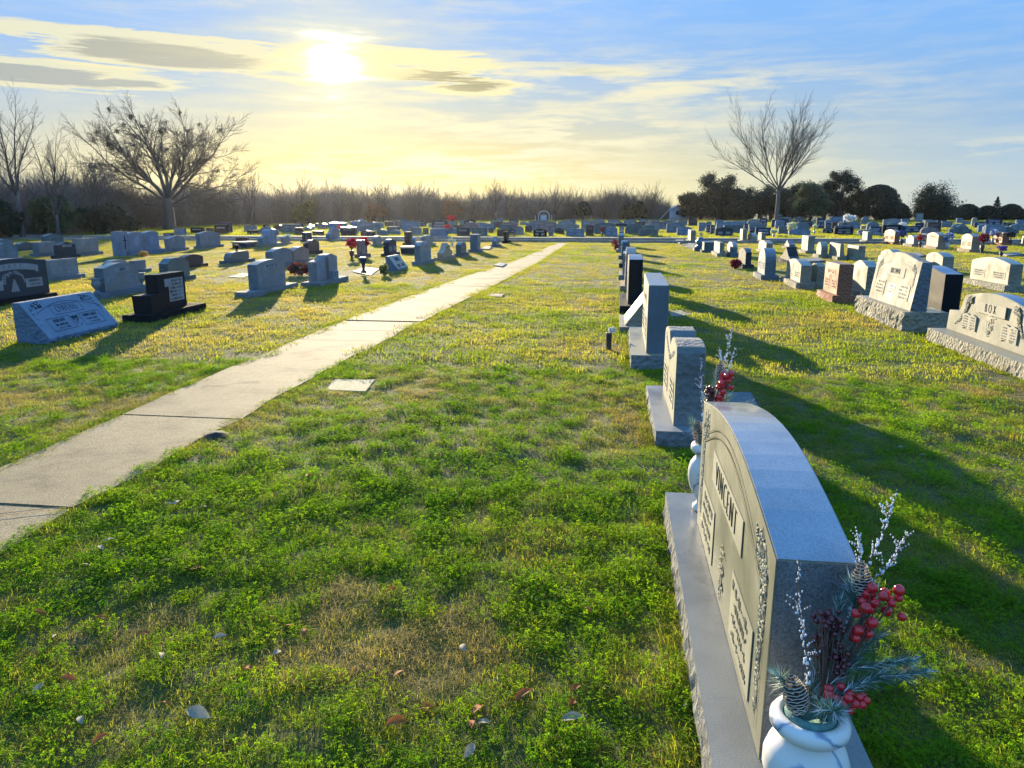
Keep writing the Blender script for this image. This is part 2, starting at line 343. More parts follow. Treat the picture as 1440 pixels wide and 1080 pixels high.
NEAR=[
 ('L', -13.23, 16.32, 0.93, 0.48, 0.2, 'flat', 'grey', 'blank grey granite headstone back, right behind the large black arched-ribbon stone', 2),
 ('L', -19.51, 21.65, 0.95, 0.6, 0.2, 'serp', 'blue', 'wide blue grey headstone with two small panels at the left edge, behind the black stone', 3),
 ('L', -25.77, 28.67, 0.84, 0.47, 0.2, 'oval', 'blue', 'low pale stone peeping over the wide blue grey headstone at the far left', 0),
 ('L', -24.44, 28.25, 0.78, 0.35, 0.2, 'oval', 'teal', 'dark teal headstone left of the one with pink flowers', 0),
 ('L', -20.7, 24.85, 0.85, 0.51, 0.25, 'flat', 'blue', 'pale blue headstone with pink and white flowers at its right end', 1),
 ('L', -23.76, 29.05, 1.04, 0.67, 0.2, 'oval', 'teal', 'dark round shouldered headstone standing highest against the dark shrubs', 1),
 ('L', -19.06, 23.82, 0.82, 0.56, 0.2, 'serp', 'dark', 'dark headstone etched with a scene, right of the pink flowers', 1),
 ('L', -19.59, 25.58, 1.12, 0.62, 0.2, 'flat', 'grey', 'grey headstone behind the yellow flowers', 1),
 ('L', -19.43, 29.39, 0.51, 0.5, 0.16, 'oval', 'grey', 'small grey headstone just right of the twin tablet monument', 0),
 ('L', -18.01, 28.8, 1.21, 0.62, 0.2, 'serp', 'blue', 'pale blue headstone with a bright panel, just right of a small rounded grey one', 1),
 ('L', -18.06, 31.46, 1.75, 0.73, 0.2, 'oval', 'blue', 'broad light blue grey headstone with arched lettering right of the big bare tree', 3),
 ('L', -16.24, 35.39, 0.68, 0.41, 0.18, 'oval', 'grey', 'small rounded grey headstone right of the pale pillar monument', 0),
 ('L', -13.07, 18.09, 0.78, 0.35, 0.2, 'clip', 'grey', 'light grey headstone whose top shows over the grey stone with two urns', 0),
 ('L', -12.7, 18.47, 0.5, 0.32, 0.16, 'flat', 'blue', 'plain dark grey back half hidden behind the grey stone with two urns', 0),
 ('L', -10.2, 16.18, 0.88, 0.55, 0.22, 'clip', 'teal', 'teal grey headstone back with clipped corners behind the black stone with a block', 0),
 ('L', -12.27, 20.3, 1.04, 0.38, 0.2, 'oval', 'brown', 'dark brown headstone back with arched top beside the teal grey one', 0),
 ('L', -9.89, 21.06, 1.35, 0.55, 0.22, 'oval', 'blue', 'grey arched headstone left of the pinkish one, behind the brown bush', 1),
 ('L', -9.91, 22.47, 1.22, 0.52, 0.22, 'serp', 'pink', 'pinkish headstone between the grey arched stone and the cross monument', 0),
 ('L', -11.62, 27.6, 1.11, 0.53, 0.2, 'serp', 'brown', 'brown headstone with a small square plaque behind the pinkish one', 1),
 ('L', -8.19, 26.62, 0.94, 0.61, 0.2, 'oval', 'dark', 'dark headstone with a pale cross panel behind the slanted white marker', 2),
 ('L', -5.95, 22.76, 1.33, 0.7, 0.2, 'heart', 'grey', 'light grey headstone with a carved notched top near the path', 3),
 ('L', -5.73, 24.81, 1.38, 0.56, 0.2, 'peak', 'tan', 'gabled tan headstone with white flowers on its ridge', 1),
 ('L', -5.62, 26.99, 0.96, 0.51, 0.2, 'oval', 'teal', 'dark green grey headstone between the gabled tan stone and the tall blue one', 3),
 ('L', -5.61, 29.73, 0.73, 0.7, 0.3, 'flat', 'blue', 'tall blue grey headstone throwing a shadow towards the path', 2),
 ('L', -5.58, 34.69, 0.85, 0.45, 0.2, 'peak', 'blue', 'small pointed blue grey headstone nearest the road left of the path', 0),
 ('L', -5.66, 38.67, 0.95, 0.57, 0.16, 'flat', 'black', 'narrow black headstone next to the small pointed one, near the path end', 0),
 ('L', -9.96, 35.39, 0.51, 0.64, 0.25, 'flat', 'brown', 'narrow brown headstone behind the long flat slab', 0),
 ('L', -11.28, 34.63, 0.86, 0.46, 0.18, 'oval', 'grey', 'small grey rounded headstone right of the red poinsettias', 0),
 ('L', -9.46, 34.97, 1.02, 0.43, 0.18, 'round', 'grey', 'small round topped grey headstone right of the narrow brown one', 0),
 ('L', -9.03, 35.41, 1.75, 0.49, 0.18, 'heart', 'grey', 'grey headstone peeping over the light grey notched one', 0),
 ('L', -16.12, 41.43, 1.69, 0.71, 0.2, 'peak', 'blue', 'blue grey peaked headstone by the far kerb left of the poinsettias', 1),
 ('L', -16.62, 38.95, 0.88, 0.49, 0.2, 'flat', 'dark', 'dark headstone with white flowers by the kerb behind the brown one', 0),
 ('L', -9.01, 25.9, 0.58, 0.6, 0.2, 'flat', 'pink', 'pinkish headstone between the two poinsettia pots', 1),
 ('R', 8.09, 17.3, 1.75, 0.64, 0.25, 'oval', 'pale', 'pale grey headstone with a family name standing behind the largest right hand stone', 2),
 ('R', 4.1, 14.53, 0.97, 0.67, 0.25, 'flat', 'red', 'red granite headstone with two pale panels in the right hand front row', 3),
 ('R', 4.77, 15.19, 0.98, 0.68, 0.22, 'serp', 'pale', 'pale headstone back between the red stone and the tall leaning one', 0),
 ('R', 4.0, 17.18, 1.47, 0.58, 0.22, 'oval', 'pale', 'pale headstone with engraved cross panel left of the red one', 2),
 ('R', 4.37, 16.98, 0.5, 0.51, 0.16, 'rough', 'pale', 'rough edged narrow headstone directly left of the red one', 0),
 ('R', 3.65, 18.9, 0.98, 0.73, 0.25, 'round', 'blue', 'grey headstone with arched panel, first of the right hand row past the poinsettia bowl', 2),
 ('R', 5.5, 24.84, 1.62, 0.49, 0.3, 'peak', 'black', 'dark gabled headstone with a pale sloping top behind the arched panel stone', 0),
 ('R', 3.73, 22.59, 1.13, 0.56, 0.16, 'oval', 'dark', 'dark little headstone beside dark red flowers in the right hand row', 0),
 ('R', 5.97, 31.46, 1.75, 0.46, 0.25, 'oval', 'tan', 'tan headstone with a pale sloping top behind the arched panel stone', 0),
 ('R', 7.6, 34.6, 0.96, 0.39, 0.25, 'peak', 'pink', 'small pink gabled headstone left of the tall white one', 0),
 ('R', 7.44, 30.74, 1.09, 0.67, 0.25, 'flat', 'pale', 'tall plain white headstone with an urn at its side', 0),
 ('R', 7.22, 27.81, 0.66, 0.54, 0.22, 'round', 'pale', 'narrow rounded pale headstone right of the tall white one', 0),
 ('R', 7.5, 26.99, 1.29, 0.54, 0.16, 'wedge', 'pale', 'white pointed headstone with a sloping back', 0),
 ('R', 7.9, 26.26, 1.16, 0.5, 0.22, 'flat', 'pale', 'pale grey headstone with light plaque behind the tall leaning stone', 1),
 ('R', 6.67, 41.3, 0.95, 0.69, 0.22, 'flat', 'pale', 'white slim headstone, leftmost of three small ones by the right hand kerb', 0),
 ('R', 7.03, 40.72, 1.48, 0.5, 0.22, 'round', 'pale', 'white rounded little headstone, middle of three by the right hand kerb', 0),
 ('R', 7.64, 41.37, 0.83, 0.51, 0.22, 'flat', 'tan', 'tan little headstone, rightmost of three by the right hand kerb', 0),
 ('R', 3.72, 31.27, 1.09, 0.4, 0.5, 'flat', 'teal', 'dark teal headstone right of the cross topped urn', 0),
 ('R', 3.79, 28.72, 1.75, 0.5, 0.16, 'flat', 'pale', 'pale grey headstone with an urn in front, right of the dark teal one', 0),
 ('R', 4.27, 28.77, 1.72, 0.5, 0.16, 'round', 'blue', 'rounded blue and white headstone with greenery at its foot', 0),
 ('R', 3.94, 40.76, 1.75, 0.64, 0.25, 'flat', 'tan', 'slim tan and brown pillar headstone behind the cross topped urn', 0),
 ('R', 13.17, 42.15, 0.84, 0.55, 0.25, 'flat', 'pale', 'slim white headstone at the left end of the far right row', 0),
 ('R', 13.64, 39.91, 1.37, 0.72, 0.25, 'oval', 'red', 'orange tan headstone with carved top in the far right row', 2),
 ('R', 13.73, 37.46, 0.97, 0.51, 0.25, 'oval', 'pale', 'low grey headstone with red flowers in the far right row', 0),
 ('R', 13.77, 34.95, 1.18, 0.71, 0.3, 'oval', 'tan', 'pinkish tan headstone with flower vases in the far right row', 1),
 ('R', 14.16, 32.62, 0.94, 0.72, 0.3, 'oval', 'tan', 'tan headstone with arched scene beside dark red and blue flowers', 2),
 ('R', 18.55, 39.61, 0.97, 0.6, 0.3, 'flat', 'red', 'red brown low headstone with flowers at both ends', 2),
 ('R', 7.96, 23.14, 1.06, 0.52, 0.25, 'oval', 'pale', 'pale headstone top showing behind the tall leaning stone', 0),
 ('R', 8.74, 21.78, 1.13, 0.52, 0.28, 'oval', 'pale', 'grey headstone behind the black one, with red flowers', 0),
 ('R', 19.33, 38.36, 1.21, 0.45, 0.3, 'flat', 'pale', 'white low headstone at the right picture edge in the far row', 0),
]
FAR=[
 (-27.16, 41.15, 0.68, 0.28, 'flat', 'teal', 'grey green flat headstone, front rows past road, left of the big spreading tree'),
 (-27.95, 44.11, 0.67, 0.25, 'flat', 'navy', 'dark blue flat headstone, front rows past road, left of the big spreading tree'),
 (-10.88, 45.58, 1.14, 0.56, 'flat', 'sky', 'wide pale blue flat headstone, front rows past road, right of the rust bush'),
 (-15.77, 46.65, 1.04, 0.39, 'oval', 'brown', 'brown arched headstone, front rows past road, left of the rust bush'),
 (-4.75, 47.14, 0.92, 0.53, 'serp', 'black', 'black curved headstone, front rows past road, left of the arched shrine'),
 (-29.2, 47.45, 0.84, 0.47, 'flat', 'sky', 'pale blue flat headstone, front rows past road, right of the big spreading tree'),
 (-7.15, 47.54, 0.85, 0.49, 'flat', 'brown', 'brown flat headstone, front rows past road, left of the arched shrine'),
 (-0.31, 47.75, 0.82, 0.65, 'oval', 'sky', 'pale blue arched headstone, front rows past road, left of the twin ball trees'),
 (-9.82, 47.93, 0.91, 0.55, 'flat', 'dark', 'dark flat headstone, front rows past road, left of the arched shrine'),
 (-8.77, 48.07, 1.1, 0.55, 'flat', 'teal', 'wide grey green flat headstone, front rows past road, left of the arched shrine'),
 (-2.61, 48.17, 1.23, 0.52, 'flat', 'sky', 'wide pale blue flat headstone, front rows past road, left of the single ball tree'),
 (-6.64, 48.37, 0.28, 0.47, 'round', 'dark', 'narrow dark round headstone, front rows past road, left of the arched shrine'),
 (-17.72, 48.42, 1.1, 0.57, 'flat', 'brown', 'wide brown flat headstone, front rows past road, left of the rust bush'),
 (-22.89, 48.54, 0.48, 0.37, 'flat', 'teal', 'narrow grey green flat headstone, front rows past road, left of the olive bush'),
 (0.32, 48.58, 0.39, 0.69, 'flat', 'blue', 'narrow blue grey flat headstone, front rows past road, left of the twin ball trees'),
 (-4.2, 48.71, 0.41, 0.3, 'flat', 'blue', 'narrow blue grey flat headstone, front rows past road, right of the arched shrine'),
 (-20.06, 48.93, 0.82, 0.31, 'flat', 'brown', 'brown flat headstone, front rows past road, right of the olive bush'),
 (-15.75, 49.53, 0.82, 0.39, 'oval', 'blue', 'blue grey arched headstone, front rows past road, first right of the rust bush'),
 (2.05, 49.57, 1.3, 0.72, 'wings', 'teal', 'wide grey green winged headstone, front rows past road, right of the twin ball trees'),
 (-27.42, 49.66, 1.09, 0.67, 'flat', 'black', 'black flat headstone, front rows past road, right of the big spreading tree'),
 (-13.64, 49.82, 1.18, 0.57, 'oval', 'grey', 'wide light grey arched headstone, front rows past road, right of the rust bush'),
 (-1.74, 49.83, 0.58, 0.71, 'flat', 'brown', 'brown flat headstone, front rows past road, right of the single ball tree'),
 (-25.37, 49.94, 0.62, 0.3, 'flat', 'black', 'black flat headstone, front rows past road, left of the olive bush'),
 (-25.54, 50.54, 0.84, 0.3, 'flat', 'dark', 'dark flat headstone, front rows past road, left of the olive bush'),
 (-22.04, 50.4, 0.63, 0.49, 'flat', 'brown', 'brown flat headstone, front rows past road, left of the olive bush'),
 (-15.14, 50.47, 0.84, 0.35, 'oval', 'blue', 'blue grey arched headstone, front rows past road, second right of the rust bush'),
 (6.99, 51.04, 1.21, 0.58, 'oval', 'dark', 'wide dark arched headstone, front rows past road, right of the white building'),
 (-30.25, 51.38, 1.1, 0.44, 'flat', 'black', 'black flat headstone, middle rows past road, right of the big spreading tree'),
 (-13.25, 51.62, 0.44, 0.46, 'flat', 'dark', 'narrow dark flat headstone, front rows past road, right of the rust bush'),
 (-6.61, 51.65, 0.59, 0.59, 'oval', 'blue', 'blue grey arched headstone, front rows past road, left of the arched shrine'),
 (9.68, 52.22, 1.07, 0.54, 'flat', 'navy', 'dark blue flat headstone, front rows past road, left of the upswept bare tree'),
 (4.55, 52.34, 1.07, 0.58, 'oval', 'sky', 'pale blue arched headstone, front rows past road, right of the white building'),
 (12.09, 52.55, 1.47, 0.46, 'oval', 'sky', 'wide pale blue arched headstone, front rows past road, right of the upswept bare tree'),
 (-3.96, 52.91, 0.72, 0.46, 'serp', 'brown', 'brown curved headstone, front rows past road, right of the arched shrine'),
 (15.51, 54.72, 1.31, 0.48, 'flat', 'black', 'wide black flat headstone, front rows past road, left of the dome shaped evergreen'),
 (9.39, 54.76, 0.4, 0.49, 'flat', 'navy', 'narrow dark blue flat headstone, front rows past road, left of the upswept bare tree'),
 (17.68, 55.02, 0.84, 0.59, 'flat', 'navy', 'dark blue flat headstone, front rows past road, left of the dome shaped evergreen'),
 (-9.19, 55.04, 0.33, 0.4, 'flat', 'brown', 'narrow brown flat headstone, middle rows past road, left of the arched shrine'),
 (25.39, 55.34, 1.48, 0.57, 'flat', 'sky', 'wide pale blue flat headstone, front rows past road, right of the little fir'),
 (-31.89, 55.92, 0.65, 0.31, 'flat', 'brown', 'brown flat headstone, middle rows past road, right of the big spreading tree'),
 (11.75, 56.0, 0.73, 0.55, 'flat', 'teal', 'grey green flat headstone, middle rows past road, right of the upswept bare tree'),
 (6.89, 56.28, 0.29, 0.62, 'flat', 'navy', 'narrow dark blue flat headstone, middle rows past road, second right of the white building'),
 (-28.84, 56.34, 0.7, 0.41, 'flat', 'blue', 'blue grey flat headstone, middle rows past road, second left of the olive bush'),
 (17.3, 56.78, 0.59, 0.3, 'oval', 'sky', 'pale blue arched headstone, middle rows past road, left of the dome shaped evergreen'),
 (-26.58, 56.95, 1.0, 0.55, 'serp', 'brown', 'brown curved headstone, middle rows past road, left of the olive bush'),
 (-6.69, 57.46, 0.6, 0.5, 'flat', 'brown', 'brown flat headstone, middle rows past road, left of the arched shrine'),
 (-29.38, 57.74, 1.09, 0.5, 'flat', 'blue', 'blue grey flat headstone, middle rows past road, first left of the olive bush'),
 (19.73, 58.06, 1.35, 0.62, 'flat', 'black', 'wide black flat headstone, middle rows past road, right of the dome shaped evergreen'),
 (6.81, 58.28, 0.31, 0.58, 'flat', 'navy', 'narrow dark blue flat headstone, middle rows past road, first right of the white building'),
 (-24.79, 58.38, 0.64, 0.38, 'serp', 'blue', 'blue grey curved headstone, middle rows past road, left of the olive bush'),
 (15.45, 58.45, 0.82, 0.4, 'oval', 'black', 'black arched headstone, middle rows past road, left of the dome shaped evergreen'),
 (22.36, 61.49, 1.45, 0.5, 'flat', 'navy', 'wide dark blue flat headstone, middle rows past road, left of the speckled juniper'),
 (4.42, 62.43, 0.48, 0.56, 'flat', 'dark', 'narrow dark flat headstone, middle rows past road, left of the white building'),
 (6.82, 62.76, 0.59, 0.72, 'flat', 'sky', 'narrow pale blue flat headstone, middle rows past road, right of the white building'),
 (-30.5, 62.82, 0.59, 0.44, 'flat', 'black', 'narrow black flat headstone, middle rows past road, left of the olive bush'),
 (-26.73, 63.35, 0.87, 0.47, 'serp', 'grey', 'light grey curved headstone, middle rows past road, left of the olive bush'),
 (-21.54, 64.06, 1.01, 0.61, 'serp', 'pink', 'pinkish curved headstone, middle rows past road, left of the rust bush'),
 (9.77, 65.68, 1.36, 0.78, 'flat', 'sky', 'pale blue flat headstone, middle rows past road, left of the upswept bare tree'),
 (10.8, 65.82, 0.43, 0.59, 'flat', 'navy', 'narrow dark blue flat headstone, middle rows past road, left of the upswept bare tree'),
 (-2.55, 66.7, 1.21, 0.81, 'flat', 'grey', 'light grey flat headstone, middle rows past road, right of the single ball tree'),
 (17.65, 66.77, 0.57, 0.62, 'flat', 'navy', 'narrow dark blue flat headstone, middle rows past road, left of the dome shaped evergreen'),
 (1.51, 67.26, 0.62, 0.54, 'flat', 'teal', 'narrow grey green flat headstone, middle rows past road, right of the twin ball trees'),
 (3.92, 67.59, 1.04, 0.44, 'oval', 'blue', 'blue grey arched headstone, middle rows past road, left of the white building'),
 (-14.41, 68.02, 1.66, 0.35, 'flat', 'brown', 'wide brown flat headstone, middle rows past road, right of the rust bush'),
 (-20.12, 68.81, 0.89, 0.61, 'flat', 'dark', 'dark flat headstone, middle rows past road, right of the rust bush'),
 (-30.21, 69.06, 0.95, 0.48, 'flat', 'navy', 'dark blue flat headstone, middle rows past road, left of the olive bush'),
 (21.58, 70.04, 0.73, 0.34, 'flat', 'tan', 'tan flat headstone, middle rows past road, left of the dome shaped evergreen'),
 (-22.46, 70.14, 0.76, 0.59, 'peak', 'grey', 'light grey peaked headstone, middle rows past road, right of the rust bush'),
 (-29.18, 70.94, 0.39, 0.45, 'flat', 'blue', 'narrow blue grey flat headstone, middle rows past road, right of the olive bush'),
 (-3.84, 71.06, 0.84, 0.36, 'flat', 'blue', 'blue grey flat headstone, middle rows past road, left of the single ball tree'),
 (34.99, 72.08, 0.67, 0.33, 'flat', 'navy', 'narrow dark blue flat headstone, middle rows past road, right of the little fir'),
 (17.1, 72.38, 1.01, 0.57, 'flat', 'dark', 'dark flat headstone, middle rows past road, right of the upswept bare tree'),
 (-17.81, 72.51, 1.09, 0.53, 'peak', 'blue', 'blue grey peaked headstone, middle rows past road, right of the rust bush'),
 (18.49, 72.58, 0.78, 0.99, 'flat', 'navy', 'dark blue flat headstone, middle rows past road, right of the upswept bare tree'),
 (21.37, 72.97, 1.52, 0.67, 'oval', 'sky', 'wide pale blue arched headstone, middle rows past road, left of the dome shaped evergreen'),
 (-13.25, 73.15, 1.55, 0.53, 'oval', 'blue', 'blue grey arched headstone, middle rows past road, left of the arched shrine'),
 (-28.93, 74.7, 0.89, 0.56, 'oval', 'brown', 'brown arched headstone, back rows past road, right of the olive bush'),
 (-21.21, 76.96, 1.03, 0.54, 'flat', 'blue', 'blue grey flat headstone, back rows past road, first right of the rust bush'),
 (-11.45, 77.12, 0.73, 0.52, 'serp', 'grey', 'narrow light grey curved headstone, back rows past road, left of the arched shrine'),
 (-23.78, 77.41, 1.04, 0.57, 'flat', 'brown', 'brown flat headstone, back rows past road, first right of the rust bush'),
 (-20.35, 77.89, 0.96, 0.61, 'oval', 'dark', 'dark arched headstone, back rows past road, right of the rust bush'),
 (21.42, 77.95, 1.01, 0.45, 'flat', 'teal', 'grey green flat headstone, middle rows past road, left of the dome shaped evergreen'),
 (-12.77, 78.94, 1.0, 0.61, 'flat', 'blue', 'blue grey flat headstone, back rows past road, second left of the arched shrine'),
 (-5.56, 79.94, 1.29, 0.53, 'flat', 'sky', 'pale blue flat headstone, back rows past road, right of the arched shrine'),
 (23.03, 79.99, 1.03, 0.81, 'flat', 'sky', 'pale blue flat headstone, middle rows past road, left of the dome shaped evergreen'),
 (-1.87, 80.45, 0.83, 0.49, 'flat', 'teal', 'grey green flat headstone, back rows past road, right of the single ball tree'),
 (13.71, 82.61, 1.75, 0.61, 'oval', 'sky', 'wide pale blue arched headstone, back rows past road, left of the upswept bare tree'),
 (-0.52, 82.75, 1.03, 0.29, 'flat', 'dark', 'dark flat headstone, back rows past road, left of the twin ball trees'),
 (15.28, 82.83, 0.92, 0.9, 'flat', 'dark', 'dark flat headstone, back rows past road, left of the upswept bare tree'),
 (17.34, 83.11, 1.25, 0.57, 'oval', 'sky', 'pale blue arched headstone, back rows past road, right of the upswept bare tree'),
 (20.54, 83.56, 0.29, 0.73, 'flat', 'pale', 'narrow whitish flat headstone, back rows past road, right of the upswept bare tree'),
 (-9.22, 86.1, 1.63, 0.53, 'flat', 'blue', 'blue grey flat headstone, back rows past road, first left of the arched shrine'),
 (14.24, 87.01, 0.83, 0.56, 'flat', 'blue', 'narrow blue grey flat headstone, back rows past road, left of the upswept bare tree'),
 (-20.13, 87.07, 0.97, 0.54, 'flat', 'blue', 'blue grey flat headstone, back rows past road, second right of the rust bush'),
 (-17.71, 87.4, 1.3, 0.63, 'oval', 'blue', 'blue grey arched headstone, back rows past road, left of the arched shrine'),
 (38.23, 87.85, 0.6, 0.95, 'round', 'pale', 'narrow whitish round headstone, back rows past road, left of the little fir'),
 (-11.99, 88.19, 1.16, 0.68, 'flat', 'dark', 'dark flat headstone, back rows past road, left of the arched shrine'),
 (-10.85, 88.35, 1.0, 0.41, 'oval', 'grey', 'light grey arched headstone, back rows past road, left of the arched shrine'),
 (-8.1, 88.73, 1.0, 0.41, 'flat', 'dark', 'dark flat headstone, back rows past road, right of the arched shrine'),
 (1.6, 90.08, 1.11, 0.63, 'peak', 'sky', 'pale blue peaked headstone, back rows past road, left of the twin ball trees'),
 (41.23, 90.19, 1.83, 0.78, 'serp', 'navy', 'wide dark blue curved headstone, back rows past road, right of the little fir'),
 (42.97, 90.43, 1.37, 0.41, 'oval', 'black', 'black arched headstone, back rows past road, right of the little fir'),
 (7.62, 90.91, 1.21, 0.54, 'flat', 'blue', 'blue grey flat headstone, back rows past road, right of the white building'),
 (10.7, 91.34, 0.74, 0.45, 'oval', 'blue', 'narrow blue grey arched headstone, back rows past road, right of the white building'),
 (11.92, 91.51, 1.16, 0.62, 'oval', 'sky', 'pale blue arched headstone, back rows past road, right of the white building'),
 (-5.52, 94.48, 0.98, 0.62, 'flat', 'blue', 'blue grey flat headstone, back rows past road, left of the single ball tree'),
 (38.92, 97.87, 1.15, 0.56, 'flat', 'navy', 'dark blue flat headstone, back rows past road, right of the speckled juniper'),
 (30.61, 99.49, 0.93, 0.96, 'round', 'blue', 'narrow blue grey round headstone, back rows past road, left of the dome shaped evergreen'),
 (38.35, 100.56, 1.14, 0.58, 'flat', 'sky', 'pale blue flat headstone, back rows past road, left of the speckled juniper'),
 (-25.29, 101.17, 1.41, 0.47, 'flat', 'brown', 'brown flat headstone, back rows past road, second right of the rust bush'),
 (-0.38, 101.28, 1.67, 0.51, 'flat', 'grey', 'light grey flat headstone, back rows past road, left of the twin ball trees'),
 (43.33, 101.62, 0.91, 0.38, 'flat', 'sky', 'narrow pale blue flat headstone, back rows past road, left of the little fir'),
 (3.48, 101.81, 1.31, 0.61, 'round', 'blue', 'blue grey round headstone, back rows past road, right of the twin ball trees'),
 (49.92, 102.53, 0.99, 0.55, 'flat', 'sky', 'pale blue flat headstone, back rows past road, right of the little fir'),
 (35.27, 103.08, 1.67, 0.69, 'serp', 'sky', 'pale blue curved headstone, back rows past road, right of the dome shaped evergreen'),
 (36.62, 103.27, 0.97, 0.64, 'flat', 'sky', 'narrow pale blue flat headstone, back rows past road, right of the dome shaped evergreen'),
 (5.29, 108.97, 1.45, 0.38, 'flat', 'grey', 'light grey flat headstone, back rows past road, right of the twin ball trees'),
 (7.7, 109.31, 1.29, 0.71, 'round', 'grey', 'light grey round headstone, back rows past road, left of the white building'),
 (46.06, 110.2, 0.89, 0.69, 'flat', 'sky', 'narrow pale blue flat headstone, back rows past road, right of the speckled juniper'),
 (25.55, 111.78, 1.45, 0.93, 'peak', 'teal', 'grey green peaked headstone, back rows past road, right of the upswept bare tree'),
 (25.57, 119.7, 1.44, 0.76, 'oval', 'blue', 'blue grey arched headstone, back rows past road, right of the upswept bare tree'),
 (33.35, 120.78, 2.28, 0.76, 'flat', 'sky', 'pale blue flat headstone, back rows past road, left of the dome shaped evergreen'),
 (45.47, 122.46, 1.08, 1.29, 'flat', 'grey', 'narrow light grey flat headstone, back rows past road, left of the speckled juniper'),
 (28.51, 140.0, 1.19, 1.23, 'peak', 'navy', 'narrow dark blue peaked headstone, back rows past road, right of the upswept bare tree'),
]
FLOW=[
 (-9.01, 24.82, 0.34, 0.67, 'red', 'tall', 'left one of two tall pots of red poinsettias flanking a pink headstone'),
 (-8.99, 26.06, 0.39, 0.63, 'red', 'tall', 'right one of two tall pots of red poinsettias flanking a pink headstone'),
 (-21.62, 26.15, 0.33, 0.4, 'pinkwhite', 'tall', 'pink and white flowers on the pale blue headstone at the left'),
 (-21.63, 28.26, 0.23, 0.55, 'yellow', 'tall', 'yellow flowers in a white vase before the etched headstone'),
 (-7.93, 17.99, 0.51, 0.32, 'brown', 'bush', 'withered red brown flower bush beside the cross monument'),
 (-16.9, 24.96, 0.28, 0.18, 'orange', 'bush', 'orange flowers lying on the grass by the twin tablet monument'),
 (-5.81, 18.29, 0.18, 0.29, 'olive', 'bush', 'small yellow green plant beside the slanted white marker'),
 (-0.01, 31.83, 0.36, 0.44, 'darkred', 'bush', 'dark red flower bunch at the far end of the middle headstone row'),
 (3.4, 21.97, 0.26, 0.24, 'darkred', 'bush', 'dark red flowers in a bowl, by the dark little headstone'),
 (13.58, 38.41, 0.34, 0.7, 'blueflower', 'tall', 'blue vase with dark flowers right of the orange tan headstone'),
 (13.63, 36.25, 0.29, 0.6, 'red', 'tall', 'red flowers in a dark vase right of the low grey headstone'),
 (14.01, 34.37, 0.37, 0.69, 'bluewhite', 'tall', 'blue and white flowers in a white vase right of the pinkish tan headstone'),
 (13.77, 36.27, 0.32, 0.63, 'pale', 'tall', 'pale vase with white flowers left of the pinkish tan headstone'),
 (14.18, 31.61, 0.33, 0.76, 'darkred', 'tall', 'dark red and blue flowers in a vase right of the tan headstone with arched scene'),
 (18.3, 39.85, 0.28, 0.75, 'bluewhite', 'tall', 'pale blue flowers left of the red brown low headstone'),
 (18.77, 39.13, 0.34, 0.64, 'dark', 'tall', 'dark flowers in a dark vase right of the red brown low headstone'),
 (13.77, 29.21, 0.28, 0.38, 'purple', 'tall', 'purple flowers in a small dark vase on open grass at the right'),
 (11.76, 53.36, 0.63, 0.8, 'yellowwhite', 'tall', 'yellow white daffodils behind the bright blue headstone beyond the road'),
 (9.73, 48.85, 0.36, 0.48, 'yellowwhite', 'tall', 'small bunch of yellow white flowers by the kerb left of the blue headstone'),
 (13.71, 55.21, 0.3, 0.68, 'yellowwhite', 'tall', 'thin bunch of pale yellow flowers right of the bright blue headstone'),
 (21.21, 73.43, 0.92, 1.22, 'white', 'tall', 'white flowers on a pale blue stone below the dome shaped evergreen'),
 (24.25, 68.6, 0.67, 0.71, 'white', 'bush', 'white flowers on the navy headstone beyond the road'),
 (-13.39, 68.63, 0.46, 0.64, 'yellowwhite', 'tall', 'yellow green flowers among the dark headstones beyond the road'),
 (-11.06, 48.71, 0.38, 0.78, 'red', 'tall', 'red flower bunch right of the pale blue wide stone beyond the road'),
 (-18.01, 81.49, 0.78, 1.07, 'red', 'tall', 'pair of red flowers against the far woods'),
 (-20.4, 53.94, 0.37, 0.62, 'red', 'tall', 'red flower left of the brown headstone beyond the road'),
 (-0.92, 48.71, 0.23, 0.63, 'darkred', 'tall', 'tiny dark red flowers left of the blue arched stone beyond the road'),
 (5.46, 27.63, 0.15, 0.25, 'purple', 'tall', 'purple flowers behind the arched panel headstone'),
 (5.1, 30.36, 0.22, 0.16, 'purple', 'tall', 'purple flowers on the dark little headstone'),
 (9.1, 23.31, 0.21, 0.31, 'red', 'tall', 'red flowers atop a dark stem behind the black headstone'),
 (-7.67, 34.71, 0.3, 0.33, 'yellowwhite', 'tall', 'white yellow flowers crowning the gabled tan headstone'),
 (-16.68, 36.68, 0.18, 0.43, 'white', 'tall', 'white blossom beside the pale pillar monument'),
]
